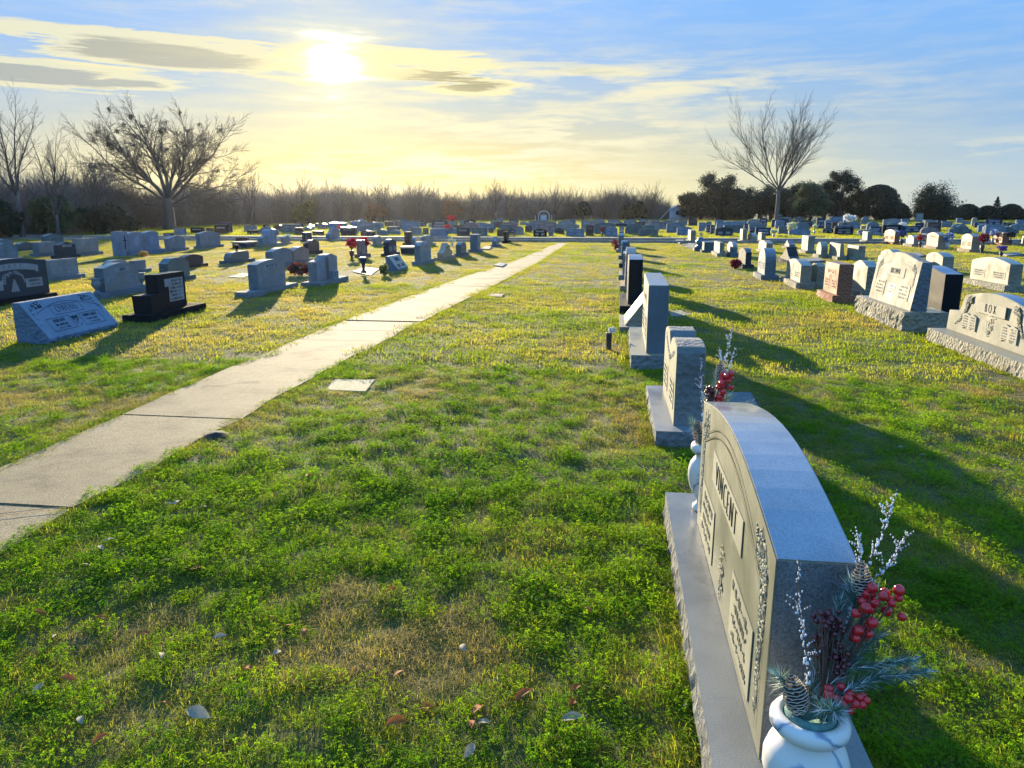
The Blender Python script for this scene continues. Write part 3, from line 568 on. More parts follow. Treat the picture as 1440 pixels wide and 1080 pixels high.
SLABS=[
 ([(-2.59, 6.27), (-2.67, 6.7), (-2.27, 6.75), (-2.2, 6.26)], 'tan', 'yellowish cracked concrete marker flush with the grass by the path'),
 ([(0.78, 6.65), (1.25, 6.72), (1.23, 6.19), (0.83, 6.13)], 'blue', 'blue grey flat slab behind the nearest headstones'),
 ([(0.88, 12.31), (1.1, 12.43), (1.19, 11.84), (0.88, 11.63)], 'pale', 'small pale slab on the grass behind the tall granite headstone'),
 ([(-9.52, 17.35), (-9.83, 18.62), (-9.31, 18.24), (-9.06, 17.21)], 'pale', 'pale flat marker left of the small twin panel headstone on the lawn'),
 ([(-7.09, 19.48), (-7.28, 21.04), (-6.66, 20.57), (-6.15, 18.24)], 'pale', 'whitish flat marker under the dark urn'),
 ([(-3.81, 17.94), (-3.76, 18.57), (-3.41, 18.0), (-3.4, 17.23)], 'grey', 'flat grey marker touching the path, nearer one of two on its left edge'),
 ([(-3.58, 21.84), (-3.6, 23.06), (-3.27, 22.48), (-3.24, 21.32)], 'grey', 'flat grey marker touching the path, farther one of two on its left edge'),
 ([(-2.44, 14.05), (-2.45, 14.56), (-2.16, 14.47), (-2.13, 13.97)], 'tan', 'small concrete marker sunk in the grass on the right edge of the path'),
 ([(-5.71, 31.64), (-5.97, 34.23), (-5.57, 33.59), (-5.28, 31.1)], 'pale', 'little white slab between the tall blue headstone and the small pointed one'),
 ([(3.04, 41.24), (3.68, 45.56), (3.82, 43.36), (3.16, 38.57)], 'pale', 'whitish oval stone slab, nearer the road of two on the right hand lawn'),
 ([(3.05, 34.78), (3.59, 38.63), (3.9, 37.86), (3.37, 33.52)], 'pale', 'whitish stone slab below the slim pillar headstone'),
 ([(4.98, 16.87), (5.44, 16.93), (5.07, 15.34), (4.58, 15.27)], 'pale', 'pale ledger slab half hidden beside the tall leaning stone'),
 ([(6.18, 26.16), (6.9, 27.02), (6.74, 25.51), (6.03, 24.73)], 'grey', 'grey flat marker behind the pale headstone with cross panel'),
 ([(10.78, 30.16), (11.55, 30.75), (11.04, 28.83), (10.16, 27.87)], 'grey', 'grey flat marker on the lawn behind the arched leaning headstone'),
 ([(14.49, 30.67), (15.55, 31.81), (15.01, 30.28), (13.99, 29.24)], 'grey', 'grey flat marker beside the purple flowers'),
]
# ------------------------------------------------------------------ the headstones that show large
def hero(label, X, Y, face, rz=0):
    ang = {'L': R(90), 'R': R(-90), 'N': 0}[face] + R(rz)
    return empty('headstone', (X, Y, 0), ang, label, 'headstone')
def rockbox(name, m, root, x0, x1, y0, y1, z0, z1, top=None, sz=.045, amp=.014, seed=1):
    """granite block whose sides are pitched to a rough rock face while the top stays sawn"""
    bm = bmesh.new(); q = 0
    nx = max(2, int((x1-x0)/sz)); ny = max(2, int((y1-y0)/sz)); nz = max(2, int((z1-z0)/sz))
    V = {}
    def vv(i, j, k):
        key = (i, j, k)
        if key not in V:
            x = x0+(x1-x0)*i/nx; y = y0+(y1-y0)*j/ny; z = z0+(z1-z0)*k/nz
            if k < nz:
                nv = noise.noise_vector(Vector((x*14+seed, y*14, z*14)))
                a = amp*(1 if k < nz else 0)
                if i in (0, nx): x += (abs(nv.x)*2-.2)*a*(1 if i else -1)
                if j in (0, ny): y += (abs(nv.y)*2-.2)*a*(1 if j else -1)
            V[key] = bm.verts.new((x, y, z))
        return V[key]
    def quad(a, b, c, d, mi):
        f = bm.faces.new((a, b, c, d)); f.material_index = mi
    for i in range(nx):
        for j in range(ny):
            quad(vv(i,j,nz), vv(i+1,j,nz), vv(i+1,j+1,nz), vv(i,j+1,nz), 1)
            quad(vv(i,j,0), vv(i,j+1,0), vv(i+1,j+1,0), vv(i+1,j,0), 0)
    for k in range(nz):
        for i in range(nx):
            quad(vv(i,0,k), vv(i+1,0,k), vv(i+1,0,k+1), vv(i,0,k+1), 0); quad(vv(i+1,ny,k), vv(i,ny,k), vv(i,ny,k+1), vv(i+1,ny,k+1), 0)
        for j in range(ny):
            quad(vv(0,j+1,k), vv(0,j,k), vv(0,j,k+1), vv(0,j+1,k+1), 0); quad(vv(nx,j,k), vv(nx,j+1,k), vv(nx,j+1,k+1), vv(nx,j,k+1), 0)
    me = bpy.data.meshes.new(name); bm.to_mesh(me); bm.free()
    me.materials.append(m); me.materials.append(top or m)
    o = bpy.data.objects.new(name, me); col.objects.link(o); o.parent = root; return o
def carving(root, m, pts, yf, n=60, r=.011, seed=3, tilt=0, org=None, dark=None, wid=.02):
    """carved sprays of leaves and blossoms along a path of (x,z) points, raised from a sunk dark ground"""
    q = random.Random(seed); mb = MB()
    P = [Vector((x, 0, z)) for x, z in pts]
    for i in range(n):
        t = q.random()*(len(P)-1); k = int(t); p = P[k].lerp(P[k+1], t-k)
        w = wid*(1-.75*t/(len(P)-1))
        x = p.x+q.uniform(-w, w); z = p.z+q.uniform(-w, w); a = q.uniform(0, 6.28); rr = r*q.uniform(.6, 1.3)
        dx, dz = math.cos(a), math.sin(a)
        yq = .0028
        v = [(x-dx*rr*1.5, yf, z-dz*rr*1.5), (x+dz*rr*.6, yf, z-dx*rr*.6), (x+dx*rr*1.5, yf, z+dz*rr*1.5), (x-dz*rr*.6, yf, z+dx*rr*.6), (x, yf-yq, z)]
        mb.add(v, [(0,1,4),(1,2,4),(2,3,4),(3,0,4)])
    if dark:
        for k in range(len(P)-1):
            a, b = P[k], P[k+1]; d = (b-a).normalized(); nn = Vector((-d.z, 0, d.x))
            wa = wid*1.15*(1-.75*k/(len(P)-1)); wb = wid*1.15*(1-.75*(k+1)/(len(P)-1))
            mb.add([tuple(a+nn*wa+Vector((0,yf+.0008+.0001*k,0))), tuple(a-nn*wa+Vector((0,yf+.0008+.0001*k,0))), tuple(b-nn*wb+Vector((0,yf+.0008+.0001*k,0))), tuple(b+nn*wb+Vector((0,yf+.0008+.0001*k,0)))], [(0,3,2,1)], 1)
    o = mb.build('floral_carving', [m, dark or m], root)
    if tilt or org: o.rotation_euler = (tilt, 0, 0); o.location = org or (0, 0, 0)
    return o
def groove(mb, pts, w, y, mi=0, d=.002):
    for (xa, za), (xb, zb) in zip(pts, pts[1:]):
        dx, dz = xb-xa, zb-za; L = math.hypot(dx, dz) or 1; nx, nz = -dz/L*w/2, dx/L*w/2
        mb.add([(xa+nx, y-d, za+nz), (xa-nx, y-d, za-nz), (xb-nx, y-d, zb-nz), (xb+nx, y-d, zb+nz)], [(0,1,2,3)], mi)
def rect_groove(mb, x0, x1, z0, z1, w, y, mi=0): groove(mb, [(x0,z0),(x1,z0),(x1,z1),(x0,z1),(x0,z0)], w, y, mi)

# 1 nearest grey granite stone
v = hero('nearest large granite headstone with polished curved top and carved flowers, marble vase at its end', .525, 2.595, 'R')
G = GM
rockbox('base', G['vin_r'], v, -1.17, 1.10, -.225, .20, -.06, .15, G['vin_p'], seed=2)
mb = MB(); mb.prism(ccw(outline('oval', 1.61, .845, .15, .10)), -.10, .10, 0, 1, mt=2)
V_FACE_SUN = granite('granite_vincent_face_sun', (.20,.20,.145), .5, .28); V_SIDE_SHADE = granite('granite_vincent_side_shade', (.13,.155,.17), .6, .45, scale=.6)  # one granite: sun warmth painted into the face, shade into the side
V_TOP_SKY = granite('granite_vincent_top_sky', (.29,.32,.36), .14, .16, scale=.6); V_WORN = granite('granite_vincent_worn', (.17,.165,.12), .85, .12); V_PAN = granite('granite_vincent_panel', (.30,.295,.215), .85, .12)  # top coloured paler and bluer for the sky it reflects
V_LET = granite('granite_vincent_letter', (.085,.085,.06), .8, .1)
mb.build('tablet', [V_FACE_SUN, V_SIDE_SHADE, V_TOP_SKY], v, bevel=.004)
yf = -.1015
plaque(v, -.36, .36, .53, .655, yf, V_PAN)
for s in (-1, 1): plaque(v, s*.43-.19, s*.43+.19, .20, .43, yf, V_PAN, V_WORN, 4, 5+s)
gr = MB()
n = 22
arc = [(-.66+1.32*i/n, .60+.165*math.sin(math.pi*i/n)) for i in range(n+1)]
groove(gr, arc, .006, yf, 0, .003); groove(gr, [(-.73, .2), (-.73, .66)]+[(x, z+.03) for x, z in arc]+[(.73, .66), (.73, .2)], .004, yf, 0, .003)
gr.build('border_groove', [V_LET], v)
lettering('VINCENT', .14, V_LET, v, 0, yf-.004, .59, spacing=1.3, width=.72)
for s in (-1, 1):
    carving(v, V_PAN, [(s*.60, .70), (s*.69, .655), (s*.70, .5), (s*.70, .25)], yf, 260, .012, 4+s, dark=V_LET, wid=.055)
carving(v, V_PAN, [(0, .36), (.02, .28), (0, .2)], yf-.003, 40, .012, 9, wid=.05)

# 2 stone with two rough topped lobes
v = hero('grey headstone with a rough two lobed top, directly behind the nearest large one', .54, 5.75, 'R', .5)
rockbox('base', G['grey_r'], v, -.70, .70, -.23, .17, -.06, .105, G['grey'], seed=5)
o_ = [(-.55,.1),(-.55,.60),(-.50,.66),(-.30,.695),(-.12,.69),(-.06,.64),(0,.60),(.06,.64),(.12,.675),(.34,.695),(.52,.675),(.55,.63),(.55,.1)]
mb = MB(); mb.prism(ccw(o_), -.1, .1, 0, 1)
tb = mb.build('tablet', [granite('granite_lobe_face', (.29,.28,.19), .75, .18), GM['grey_r']], v, bevel=.006)  # cream of the face paints in low sunlight, sides stay grey
for s in (-1, 1): plaque(v, s*.28-.17, s*.28+.17, .2, .4, -.1015, G['pale_e'], G['pale_l'], 4, 40+s)
carving(v, G['pale_e'], [(-.4, .62), (-.2, .55), (0, .5), (.2, .55), (.4, .62)], -.1015, 90, .014, 21, dark=V_LET, wid=.03)

# 3 tall polished topped stone
v = hero('tall grey headstone with smooth pale top and wide base, third in the middle row', .455, 8.55, 'R', -.4)
rockbox('base', G['grey_r'], v, -1.0, .93, -.26, .13, -.06, .15, G['pale'], seed=8)
mb = MB(); mb.prism(ccw(outline('flat', 1.62, .86, .15)), -.105, .105, 0, 1, mt=2)
mb.build('tablet', [granite('granite_tall_face', (.30,.285,.20), .7, .15), granite('granite_tall_side', (.11,.14,.17), .7, .4), G['sky_p']], v, bevel=.006)  # same stone: sunlit face, shaded side and skylit top painted as colours
plaque(v, -.35, .35, .6, .73, -.1065, G['pale_e'], G['pale_l'], 1, 3)
for s in (-1, 1): plaque(v, s*.4-.2, s*.4+.2, .25, .5, -.1065, G['pale_e'], G['pale_l'], 4, 30+s)

# 4 slanted marker
def slant(label, X, Y, face, w, h, d0, d1, colr, lip=.06, rz=0, facem=None):
    v = hero(label, X, Y, face, rz)
    mb = MB(); a = w/2
    P_ = [(-d1/2, -.05), (-d1/2, lip), (d1/2-d0, h), (d1/2, h), (d1/2, -.05)]
    vs = [(-a, y, z) for y, z in P_]+[(a, y, z) for y, z in P_]; k = 5
    mb.add(vs, [(0,1,2,3,4), (9,8,7,6,5)], 1)
    for i, mi in ((0, 1), (1, 0), (2, 1), (3, 1), (4, 1)):
        j = (i+1) % 5; mb.add([vs[i], vs[i+5], vs[j+5], vs[j]], [(0,1,2,3)], mi)
    mb.build('marker_block', [facem or G[colr], G[colr+'_r']], v, bevel=.006)
    th = math.atan2(d1-d0, h-lip)   # lean of the face from upright
    return v, -th, (0, -d1/2, lip), math.hypot(d1-d0, h-lip)
v, th, og, L = slant('slanted cream marker leaning between the tall granite headstone and the black one', .36, 10.75, 'R', 1.0, .50, .1, .42, 'pale', facem=granite('granite_slant_face', (.20,.19,.13), .8, .2))
m_ = MB(); m_.box(-.4, .4, -.006, -.001, .1*L, .8*L); m_.build('panel', [GM['tan']], v, loc=og, rot=(th, 0, 0))
m_ = MB(); m_.box(-.62, .62, -.28, .28, -.1, .06); m_.build('base', [G['pale_r']], v)

# 5 tall black
v = hero('tall black granite headstone with a bright flat top, fourth in the middle row', .325, 12.85, 'R', 0)
m_ = MB(); m_.box(-.98, .95, -.24, .16, -.1, .13, 0); m_.build('base', [G['black'], G['pale']], v, bevel=.006)
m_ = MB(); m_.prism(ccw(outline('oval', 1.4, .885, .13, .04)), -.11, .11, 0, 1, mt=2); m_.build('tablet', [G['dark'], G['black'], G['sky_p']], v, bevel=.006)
m_ = MB(); m_.box(-.35, .35, -.1145, -.1115, .6, .72); m_.build('panel', [G['dark_e']], v)
for (Y, X, w, h, c, l, pr) in ((15.9, .30, 1.1, .87, 'tan', 'tall dark stone with a reddish edge, just behind the tall black one', 'oval'), (18.6, .28, 1.2, .62, 'grey', 'low grey headstone hidden behind the tall black one in the middle row', 'flat'),
                       (22.6, .30, 1.2, .70, 'dark', 'dark headstone with a peaked blue grey top in the middle row', 'peak'), (26.5, .28, 1.1, .62, 'teal', 'grey green headstone behind the dark peaked one in the middle row', 'oval'),
                       (30.6, .20, 1.0, .75, 'blue', 'blue grey headstone beside the dark red flowers in the middle row', 'oval'), (35.5, .24, 1.1, .7, 'navy', 'slim dark headstone, farthest of the middle row before the road', 'flat')):
    headstone(X, Y, 'R', w, h, .2, pr, c, l, 1, seed=int(Y))

# right hand group
WORN = granite('worn_engraving', (.33,.32,.25), .8, .1)
v = hero('widest pale headstone with winged shoulders and carved open books, at the right picture edge', 4.25, 8.86, 'R', 0)
rockbox('base', G['pale_r'], v, -1.08, 1.35, -.30, .26, -.06, .16, G['pale'], seed=12)
a = []
for i in range(13): t = i/12; a.append((-.70+1.40*t, .62+.085*math.sin(math.pi*t)))
o_ = [(-1.05,.16),(-1.05,.40),(-.80,.42),(-.74,.5)]+a+[(.74,.5),(.80,.42),(1.05,.40),(1.05,.16)]
m_ = MB(); m_.prism(ccw(o_), -.1, .1, 0, 1, .03, mt=2); m_.build('tablet', [granite('granite_wing_face', (.25,.245,.18), .7, .15), G['pale_r'], G['sky_p']], v, bevel=.006)
yf = -.085
m_ = MB(); m_.box(-.33, .33, yf-.016, yf-.006, .47, .60); m_.build('panel', [G['pale_e']], v)
lettering('BOX', .15, G['pale_l'], v, 0, yf-.018, .535, spacing=1.7, width=.6)
for s in (-1, 1):
    x = s*.46; bk = MB()
    bk.prism([(x-.17, .235), (x-.08, .255), (x, .245), (x+.08, .255), (x+.17, .235), (x+.17, .40), (x+.08, .425), (x, .405), (x-.08, .425), (x-.17, .40)], yf-.018, yf-.004)
    bk = bk.build('open_book_carving', [G['pale_e']], v)
    k_ = MB(); scratch(k_, x-.16, x-.01, .25, .40, yf-.018, 5, 0, seed=70+s); scratch(k_, x+.01, x+.16, .25, .40, yf-.018, 5, 0, seed=80+s)
    k_.build('lettering', [WORN], bk)
    carving(v, G['pale_e'], [(s*.48, .60), (s*.57, .57), (s*.60, .46), (s*.70, .34), (s*.84, .25)], yf-.006, 110, .012, 14+s, dark=V_LET, wid=.04)
carving(v, G['pale_e'], [(0, .42), (0, .34), (0, .25)], yf-.012, 60, .014, 19, wid=.09)

v = hero('tall pale headstone leaning back on a rock faced base, arched border and name panel', 4.16, 11.55, 'R', 0)
rockbox('base', G['pale_r'], v, -1.12, .95, -.27, .30, -.06, .27, G['pale'], seed=14, amp=.022)
m_ = MB(); m_.prism(ccw(outline('serp', 1.72, 1.02, .27, .09)), -.2, .05, 0, 1, .13, mt=1)
m_.build('tablet', [granite('granite_lean_face', (.27,.26,.19), .7, .15), G['blue_r'], G['sky_p']], v, bevel=.006)  # pale stone with shade painted into its blue sides, sun into the face
ln = -math.atan2(.13, 1.02)
def onface(mb, name, mats): o = mb.build(name, mats, v, loc=(0, -.2, 0), rot=(ln, 0, 0)); return o
lk = dict(loc=(0, -.2, 0), rot=(ln, 0, 0))
plaque(v, -.36, .36, .68, .82, -.003, G['pale_e'], **lk)
for s in (-1, 1): plaque(v, s*.48-.2, s*.48+.2, .38, .60, -.003, G['pale_e'], WORN, 4, 90+s, **lk)
plaque(v, -.13, .13, .42, .57, -.0005, G['pale'], WORN, 3, 95, **lk)
t_ = lettering('BROWN', .125, G['pale_l'], v, 0, -.2-.008+.75*math.tan(-ln), .75, tilt=ln, spacing=1.1, width=.75)
s_ = MB()
arc = [(-.72+1.44*i/20, .80+.1*math.sin(math.pi*i/20)) for i in range(21)]
groove(s_, [(-.74, .33)]+arc+[(.74, .33)], .008, -.002)
onface(s_, 'border_groove', [WORN])
for s in (-1, 1): carving(v, G['pale_e'], [(s*.6, .86), (s*.72, .8), (s*.74, .6)], -.003, 40, .014, 24+s, tilt=ln, org=(0, -.2, 0), dark=V_LET, wid=.045)

v = hero('glossy topped black headstone between the leaning pale one and the winged one', 4.76, 12.0, 'R', 0)
m_ = MB(); m_.box(-.85, .85, -.2, .2, -.1, .1); m_.build('base', [G['black']], v, bevel=.006)
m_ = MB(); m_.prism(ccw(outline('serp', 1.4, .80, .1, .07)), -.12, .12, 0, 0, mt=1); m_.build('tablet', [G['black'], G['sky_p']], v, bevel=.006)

# left hand group
v = hero('large black polished headstone with an arched name ribbon, at the left picture edge', -10.7, 11.90, 'L', 0)
m_ = MB(); m_.box(-.95, .88, -.2, .2, -.1, .10); m_.build('base', [G['black']], v, bevel=.006)
m_ = MB(); m_.prism(ccw(outline('serp', 1.62, .78, .1, .06)), -.1, .1, 0, 0, mt=1); m_.build('tablet', [G['dark'], G['grey_p']], v, bevel=.005)
yf = -.1015
rb = MB(); n = 16
top = [(-.52+1.04*i/n, .60+.045*math.sin(math.pi*i/n)) for i in range(n+1)]
for (xa, za), (xb, zb) in zip(top, top[1:]): rb.add([(xa, yf-.003, za-.055), (xb, yf-.003, zb-.055), (xb, yf-.003, zb+.055), (xa, yf-.003, za+.055)], [(0,1,2,3)])
for s in (-1, 1): rb.box(s*.56-.035, s*.56+.035, yf-.002, yf, .52, .64)
rb.build('ribbon_panel', [G['dark_e']], v)
for i, ch in enumerate('BATY'):
    x = (i-1.5)*.125; lettering(ch, .12, G['black'], v, x, yf-.005, .605+.04*math.cos(x*2.4), width=.9)
for s in (-1, 1): plaque(v, s*.46-.2, s*.46+.2, .25, .41, yf, G['dark_e'])
lettering('BARBARA A', .055, G['black'], v, .46, yf-.005, .365, width=.9); lettering('Y D', .055, G['black'], v, -.36, yf-.005, .365, width=.9)
for s in (-1, 1): s_ = MB(); scratch(s_, s*.46-.16, s*.46+.16, .27, .33, yf-.003, 1, 0, seed=3+s); s_.build('lettering', [G['black']], v)
carving(v, G['dark_e'], [(-.24, .36), (-.2, .47), (-.08, .53), (.08, .53), (.2, .47), (.24, .36)], yf, 150, .013, 31, wid=.045)
m_ = MB(); m_.add([(-.10, yf-.003, .2), (.10, yf-.003, .2), (.02, yf-.003, .42), (-.02, yf-.003, .42)], [(0,1,2,3)]); m_.build('path_engraving', [G['dark_e']], v)

v, th, og, L = slant('blue grey slanted marker with a rough rock rim, nearest headstone left of the path', -7.14, 8.83, 'L', 1.36, .50, .09, .44, 'sky', rz=2)
yf = -.001
F_ = lambda mb, name, mats: mb.build(name, mats, v, loc=og, rot=(th, 0, 0))
for r4 in ((-.28, .28, .31, .45), (-.50, -.08, .08, .27), (.10, .50, .08, .27)): s_ = MB(); rect_groove(s_, *r4, .007, yf); F_(s_, 'border_groove', [G['sky_l']])
arc = [(-.58+1.16*i/20, .36+.13*math.sin(math.pi*i/20)) for i in range(21)]; s_ = MB(); groove(s_, arc, .007, yf); F_(s_, 'border_groove', [G['sky_l']])
for a4 in ((-.42, -.14, 11), (.16, .44, 12)): s_ = MB(); scratch(s_, a4[0], a4[1], .09, .19, yf, 2, 0, seed=a4[2]); F_(s_, 'lettering', [G['sky_l']])
def lf(s, size, x, z, **k):
    e = Matrix.Rotation(th, 4, 'X') @ Vector((x, yf-.003, z)); lettering(s, size, G['sky_l'], v, x, og[1]+e.y, og[2]+e.z, tilt=th, **k)
lf('OWENS', .145, 0, .38, width=.75, spacing=1.1); lf('JESSE ROY', .06, -.29, .225, width=.8); lf('MARY ALICE', .06, .30, .225, width=.8)
for s in (-1, 1): carving(v, G['sky_e'], [(s*.38, .50), (s*.56, .47), (s*.60, .34), (s*.62, .2)], yf, 70, .014, 34+s, tilt=th, org=og, dark=G['sky_l'], wid=.045)
carving(v, G['sky_e'], [(0, .26), (.01, .16), (0, .08)], yf, 40, .014, 39, tilt=th, org=og, dark=G['sky_l'], wid=.06)
rk = MB(); q = random.Random(5)
for i in range(60): rk.ball((-.66+1.32*i/59, og[1]+.005+q.uniform(0, .02), q.uniform(.01, .05)), q.uniform(.02, .035), 0, 6, 4)
rk.build('rock_rim', [G['sky_r']], v)

v = hero('black headstone with a square vase block at its left and an etched portrait panel', -6.98, 10.80, 'L', 1)
m_ = MB(); m_.box(-.85, .72, -.24, .22, -.1, .11); m_.build('base', [G['black_r']], v, bevel=.008)
m_ = MB(); m_.prism(ccw(outline('flat', .76, .66, .11)), -.1, .1, 0, 0, mt=1); m_.build('tablet', [G['black'], G['dark_p']], v, bevel=.006)
m_ = MB(); m_.prism([(-.70,.11),(-.42,.11),(-.40,.38),(-.72,.38)], -.17, .12, 0); m_.build('vase_block', [G['black']], v, bevel=.006)
plaque(v, -.10, .31, .22, .58, -.1015, G['dark_e'], G['black'], 6, 61, name='etched_panel'); plaque(v, -.20, -.105, .46, .58, -.1025, G['dark_e'], name='etched_portrait')
v = hero('grey headstone with an arched name panel, its shadow falling on open lawn', -6.98, 14.27, 'L', 0)
m_ = MB(); m_.box(-1.05, 1.0, -.2, .18, -.1, .10); m_.build('base', [G['grey_r']], v, bevel=.008)
m_ = MB(); m_.prism(ccw(outline('oval', 1.24, .655, .10, .07)), -.1, .1, 0, 1, mt=2); m_.build('tablet', [G['blue'], G['blue_r'], G['grey_p']], v, bevel=.006)
yf = -.1015; rb = MB(); n = 12
top = [(-.36+.72*i/n, .50+.045*math.sin(math.pi*i/n)) for i in range(n+1)]
for (xa, za), (xb, zb) in zip(top, top[1:]): rb.add([(xa, yf-.003, za-.045), (xb, yf-.003, zb-.045), (xb, yf-.003, zb+.045), (xa, yf-.003, za+.045)], [(0,1,2,3)])
rb.build('panel', [G['blue_e']], v)
for i, ch in enumerate('WARREN'):
    x = (i-2.5)*.085; lettering(ch, .085, G['blue_l'], v, x, yf-.005, .505+.038*math.cos(x*4), width=.85)
for s in (-1, 1): plaque(v, s*.34-.2, s*.34+.2, .19, .35, yf, G['blue_e'], G['blue_l'], 3, 50+s)
carving(v, G['blue_e'], [(0, .38), (0, .28), (0, .17)], yf, 60, .014, 44, wid=.07)

def urn(mb, c, h, r, mi=0, n=12):
    mb.lathe([(r*.7, 0), (r*.75, h*.08), (r*.3, h*.16), (r*.35, h*.25), (r*.95, h*.5), (r, h*.68), (r*.75, h*.84), (r*.9, h*.95), (r*1.0, h), (r*.8, h)], n, c, mi)
v = hero('grey headstone with a small name banner and a stone urn at each end', -9.68, 13.42, 'L', 0)
m_ = MB(); m_.box(-.83, .83, -.2, .17, -.1, .10); m_.build('base', [G['blue_r']], v, bevel=.008)
m_ = MB(); m_.prism(ccw(outline('serp', 1.06, .62, .10, .07)), -.1, .1, 0, 1, mt=2); m_.build('tablet', [G['blue'], G['blue_r'], G['pale_p']], v, bevel=.006)
for s in (-1, 1): m_ = MB(); urn(m_, (s*.68, -.03, .10), .27, .085); m_.build('urn', [G['blue']], v, smooth=True)
plaque(v, -.2, .26, .45, .54, -.1015, G['blue_e']); lettering('BATY', .085, G['blue_l'], v, .03, -.107, .495, width=.8)
for s in (-1, 1): plaque(v, s*.3-.16, s*.3+.16, .24, .37, -.1015, G['blue_e'], G['blue_l'], 3, 55+s)

v = hero('mauve grey double headstone with a raised centre column and small front block', -6.55, 16.15, 'L', 0)
m_ = MB(); m_.box(-.88, .88, -.26, .18, -.1, .10); m_.build('base', [G['grey_r']], v, bevel=.008)
PK = G['pink']
m_ = MB(); m_.prism(ccw([(-.62,.1),(-.62,.52),(-.3,.56),(-.05,.64),(.28,.66),(.62,.58),(.62,.1)]), -.1, .1, 0, 1); m_.build('tablet', [granite('granite_mauve', (.24,.23,.27), .5, .3), G['grey_r']], v, bevel=.006)
m_ = MB(); m_.box(-.06, .12, -.16, -.1, .1, .60); m_.build('centre_column', [G['grey']], v, bevel=.005)
m_ = MB(); m_.box(.0, .28, -.25, -.17, .1, .28); m_.build('front_block', [G['blue_e']], v, bevel=.005)
for s in (-1, 1): plaque(v, s*.36-.08, s*.36+.14, .27, .47, -.1015, G['blue_e'])
s_ = MB(); scratch(s_, .02, .26, .13, .26, -.25, 3, 0, seed=66); s_.build('lettering', [G['blue_l']], v)

v = hero('low curved stone on a stepped base with a dark vase on top, left lawn', -12.0, 22.5, 'L', 0)
m_ = MB(); m_.box(-.75, .75, -.25, .2, -.1, .10); m_.build('base', [G['teal_r']], v, bevel=.01)
m_ = MB(); m_.prism(ccw([(-.6,.1),(-.6,.2),(-.5,.3),(-.35,.33),(0,.35),(.5,.36),(.6,.3),(.6,.1)]), -.12, .12, 0); m_.build('tablet', [G['teal']], v, bevel=.01)
m_ = MB(); urn(m_, (.05, 0, .36), .2, .07); m_.build('vase', [G['black']], v, smooth=True)

v, th, og, L = slant('small white slanted marker with dark blue inset panels near the path', -6.05, 20.25, 'L', 1.0, .40, .08, .34, 'sky', facem=G['pale_e'])
for a4 in ((-.18, .22, .24, .36), (-.32, -.08, .05, .14), (.08, .32, .05, .14)): plaque(v, *a4, -.002, G['navy'], name='inset_panel', loc=og, rot=(th, 0, 0))

v = hero('twin tablet monument in pale blue granite with a cross pillar at its left', -17.95, 26.3, 'L', 0)
m_ = MB(); m_.box(-.95, 1.35, -.22, .22, -.1, .16); m_.build('base', [G['sky_r']], v, bevel=.01)
for k, x in enumerate((-.30, .72)):
    m_ = MB(); m_.prism(ccw([(x-.42,.16),(x-.42,.78),(x-.2,.84),(x+.1,.86),(x+.42,.80),(x+.42,.16)]), -.12, .12, 0, mt=1); m_.build('tablet', [G['sky'], G['pale_p']], v, bevel=.01)
    m_ = MB(); m_.prism(ccw(outline('round', .42, .70, .34)), -.128, -.1215, 0)
    for f in range(len(m_.v)): a_ = m_.v[f]; m_.v[f] = (a_[0]+x+.05, a_[1], a_[2])
    m_.build('arched_panel', [G['sky_e']], v)
m_ = MB(); m_.box(-1.3, -.8, -.16, .16, -.1, .88); m_.build('cross_pillar', [G['sky']], v, bevel=.01)
m_ = MB(); m_.box(-1.02, -.98, -.172, -.162, .25, .72); m_.box(-1.09, -.91, -.174, -.164, .54, .58); m_.build('cross', [G['black']], v)

v = hero('pale pillar monument with a lower side wing on a wide plinth', -15.95, 33.0, 'L', 0)
m_ = MB(); m_.box(-1.0, 1.0, -.3, .3, -.1, .15); m_.build('base', [G['pale_r']], v, bevel=.01)
m_ = MB(); m_.prism(ccw([(-.3,.15),(-.3,.72),(0,.8),(.45,.74),(.5,.15)]), -.18, .18, 0); m_.build('tablet', [G['sky_e']], v, bevel=.01)
m_ = MB(); m_.prism(ccw([(-.85,.15),(-.85,.42),(-.6,.5),(-.33,.5),(-.33,.15)]), -.12, .12, 0); m_.build('side_wing', [G['blue']], v, bevel=.01)
plaque(v, -.08, -.03, .3, .72, -.181, G['blue']); plaque(v, .2, .4, .35, .6, -.181, G['blue'])

def bench(label, X, Y, w, d, h, colr, top):
    r_ = empty('ledger_stone', (X, Y, 0), R(rnd.uniform(-3, 3)), label, 'ledger stone')
    m_ = MB(); m_.box(-w*.46, w*.46, -d*.46, d*.46, -.05, h-.07); m_.build('base', [G[colr]], r_, bevel=.006)
    m_ = MB(); m_.box(-w/2, w/2, -d/2, d/2, h-.07, h); m_.build('top_slab', [G[top]], r_, bevel=.008)
bench('low dark ledger block with a pale top behind the dark cross panel headstone', -8.0, 28.7, .6, 1.0, .26, 'dark', 'pale')
bench('low ledger block with a white top beside a small brown block on the left lawn', -16.5, 31.8, .7, 1.2, .28, 'dark', 'pale')
headstone(-17.2, 32.9, 'N', .55, .42, .2, 'flat', 'brown', 'small brown block behind the white topped ledger block', 0)

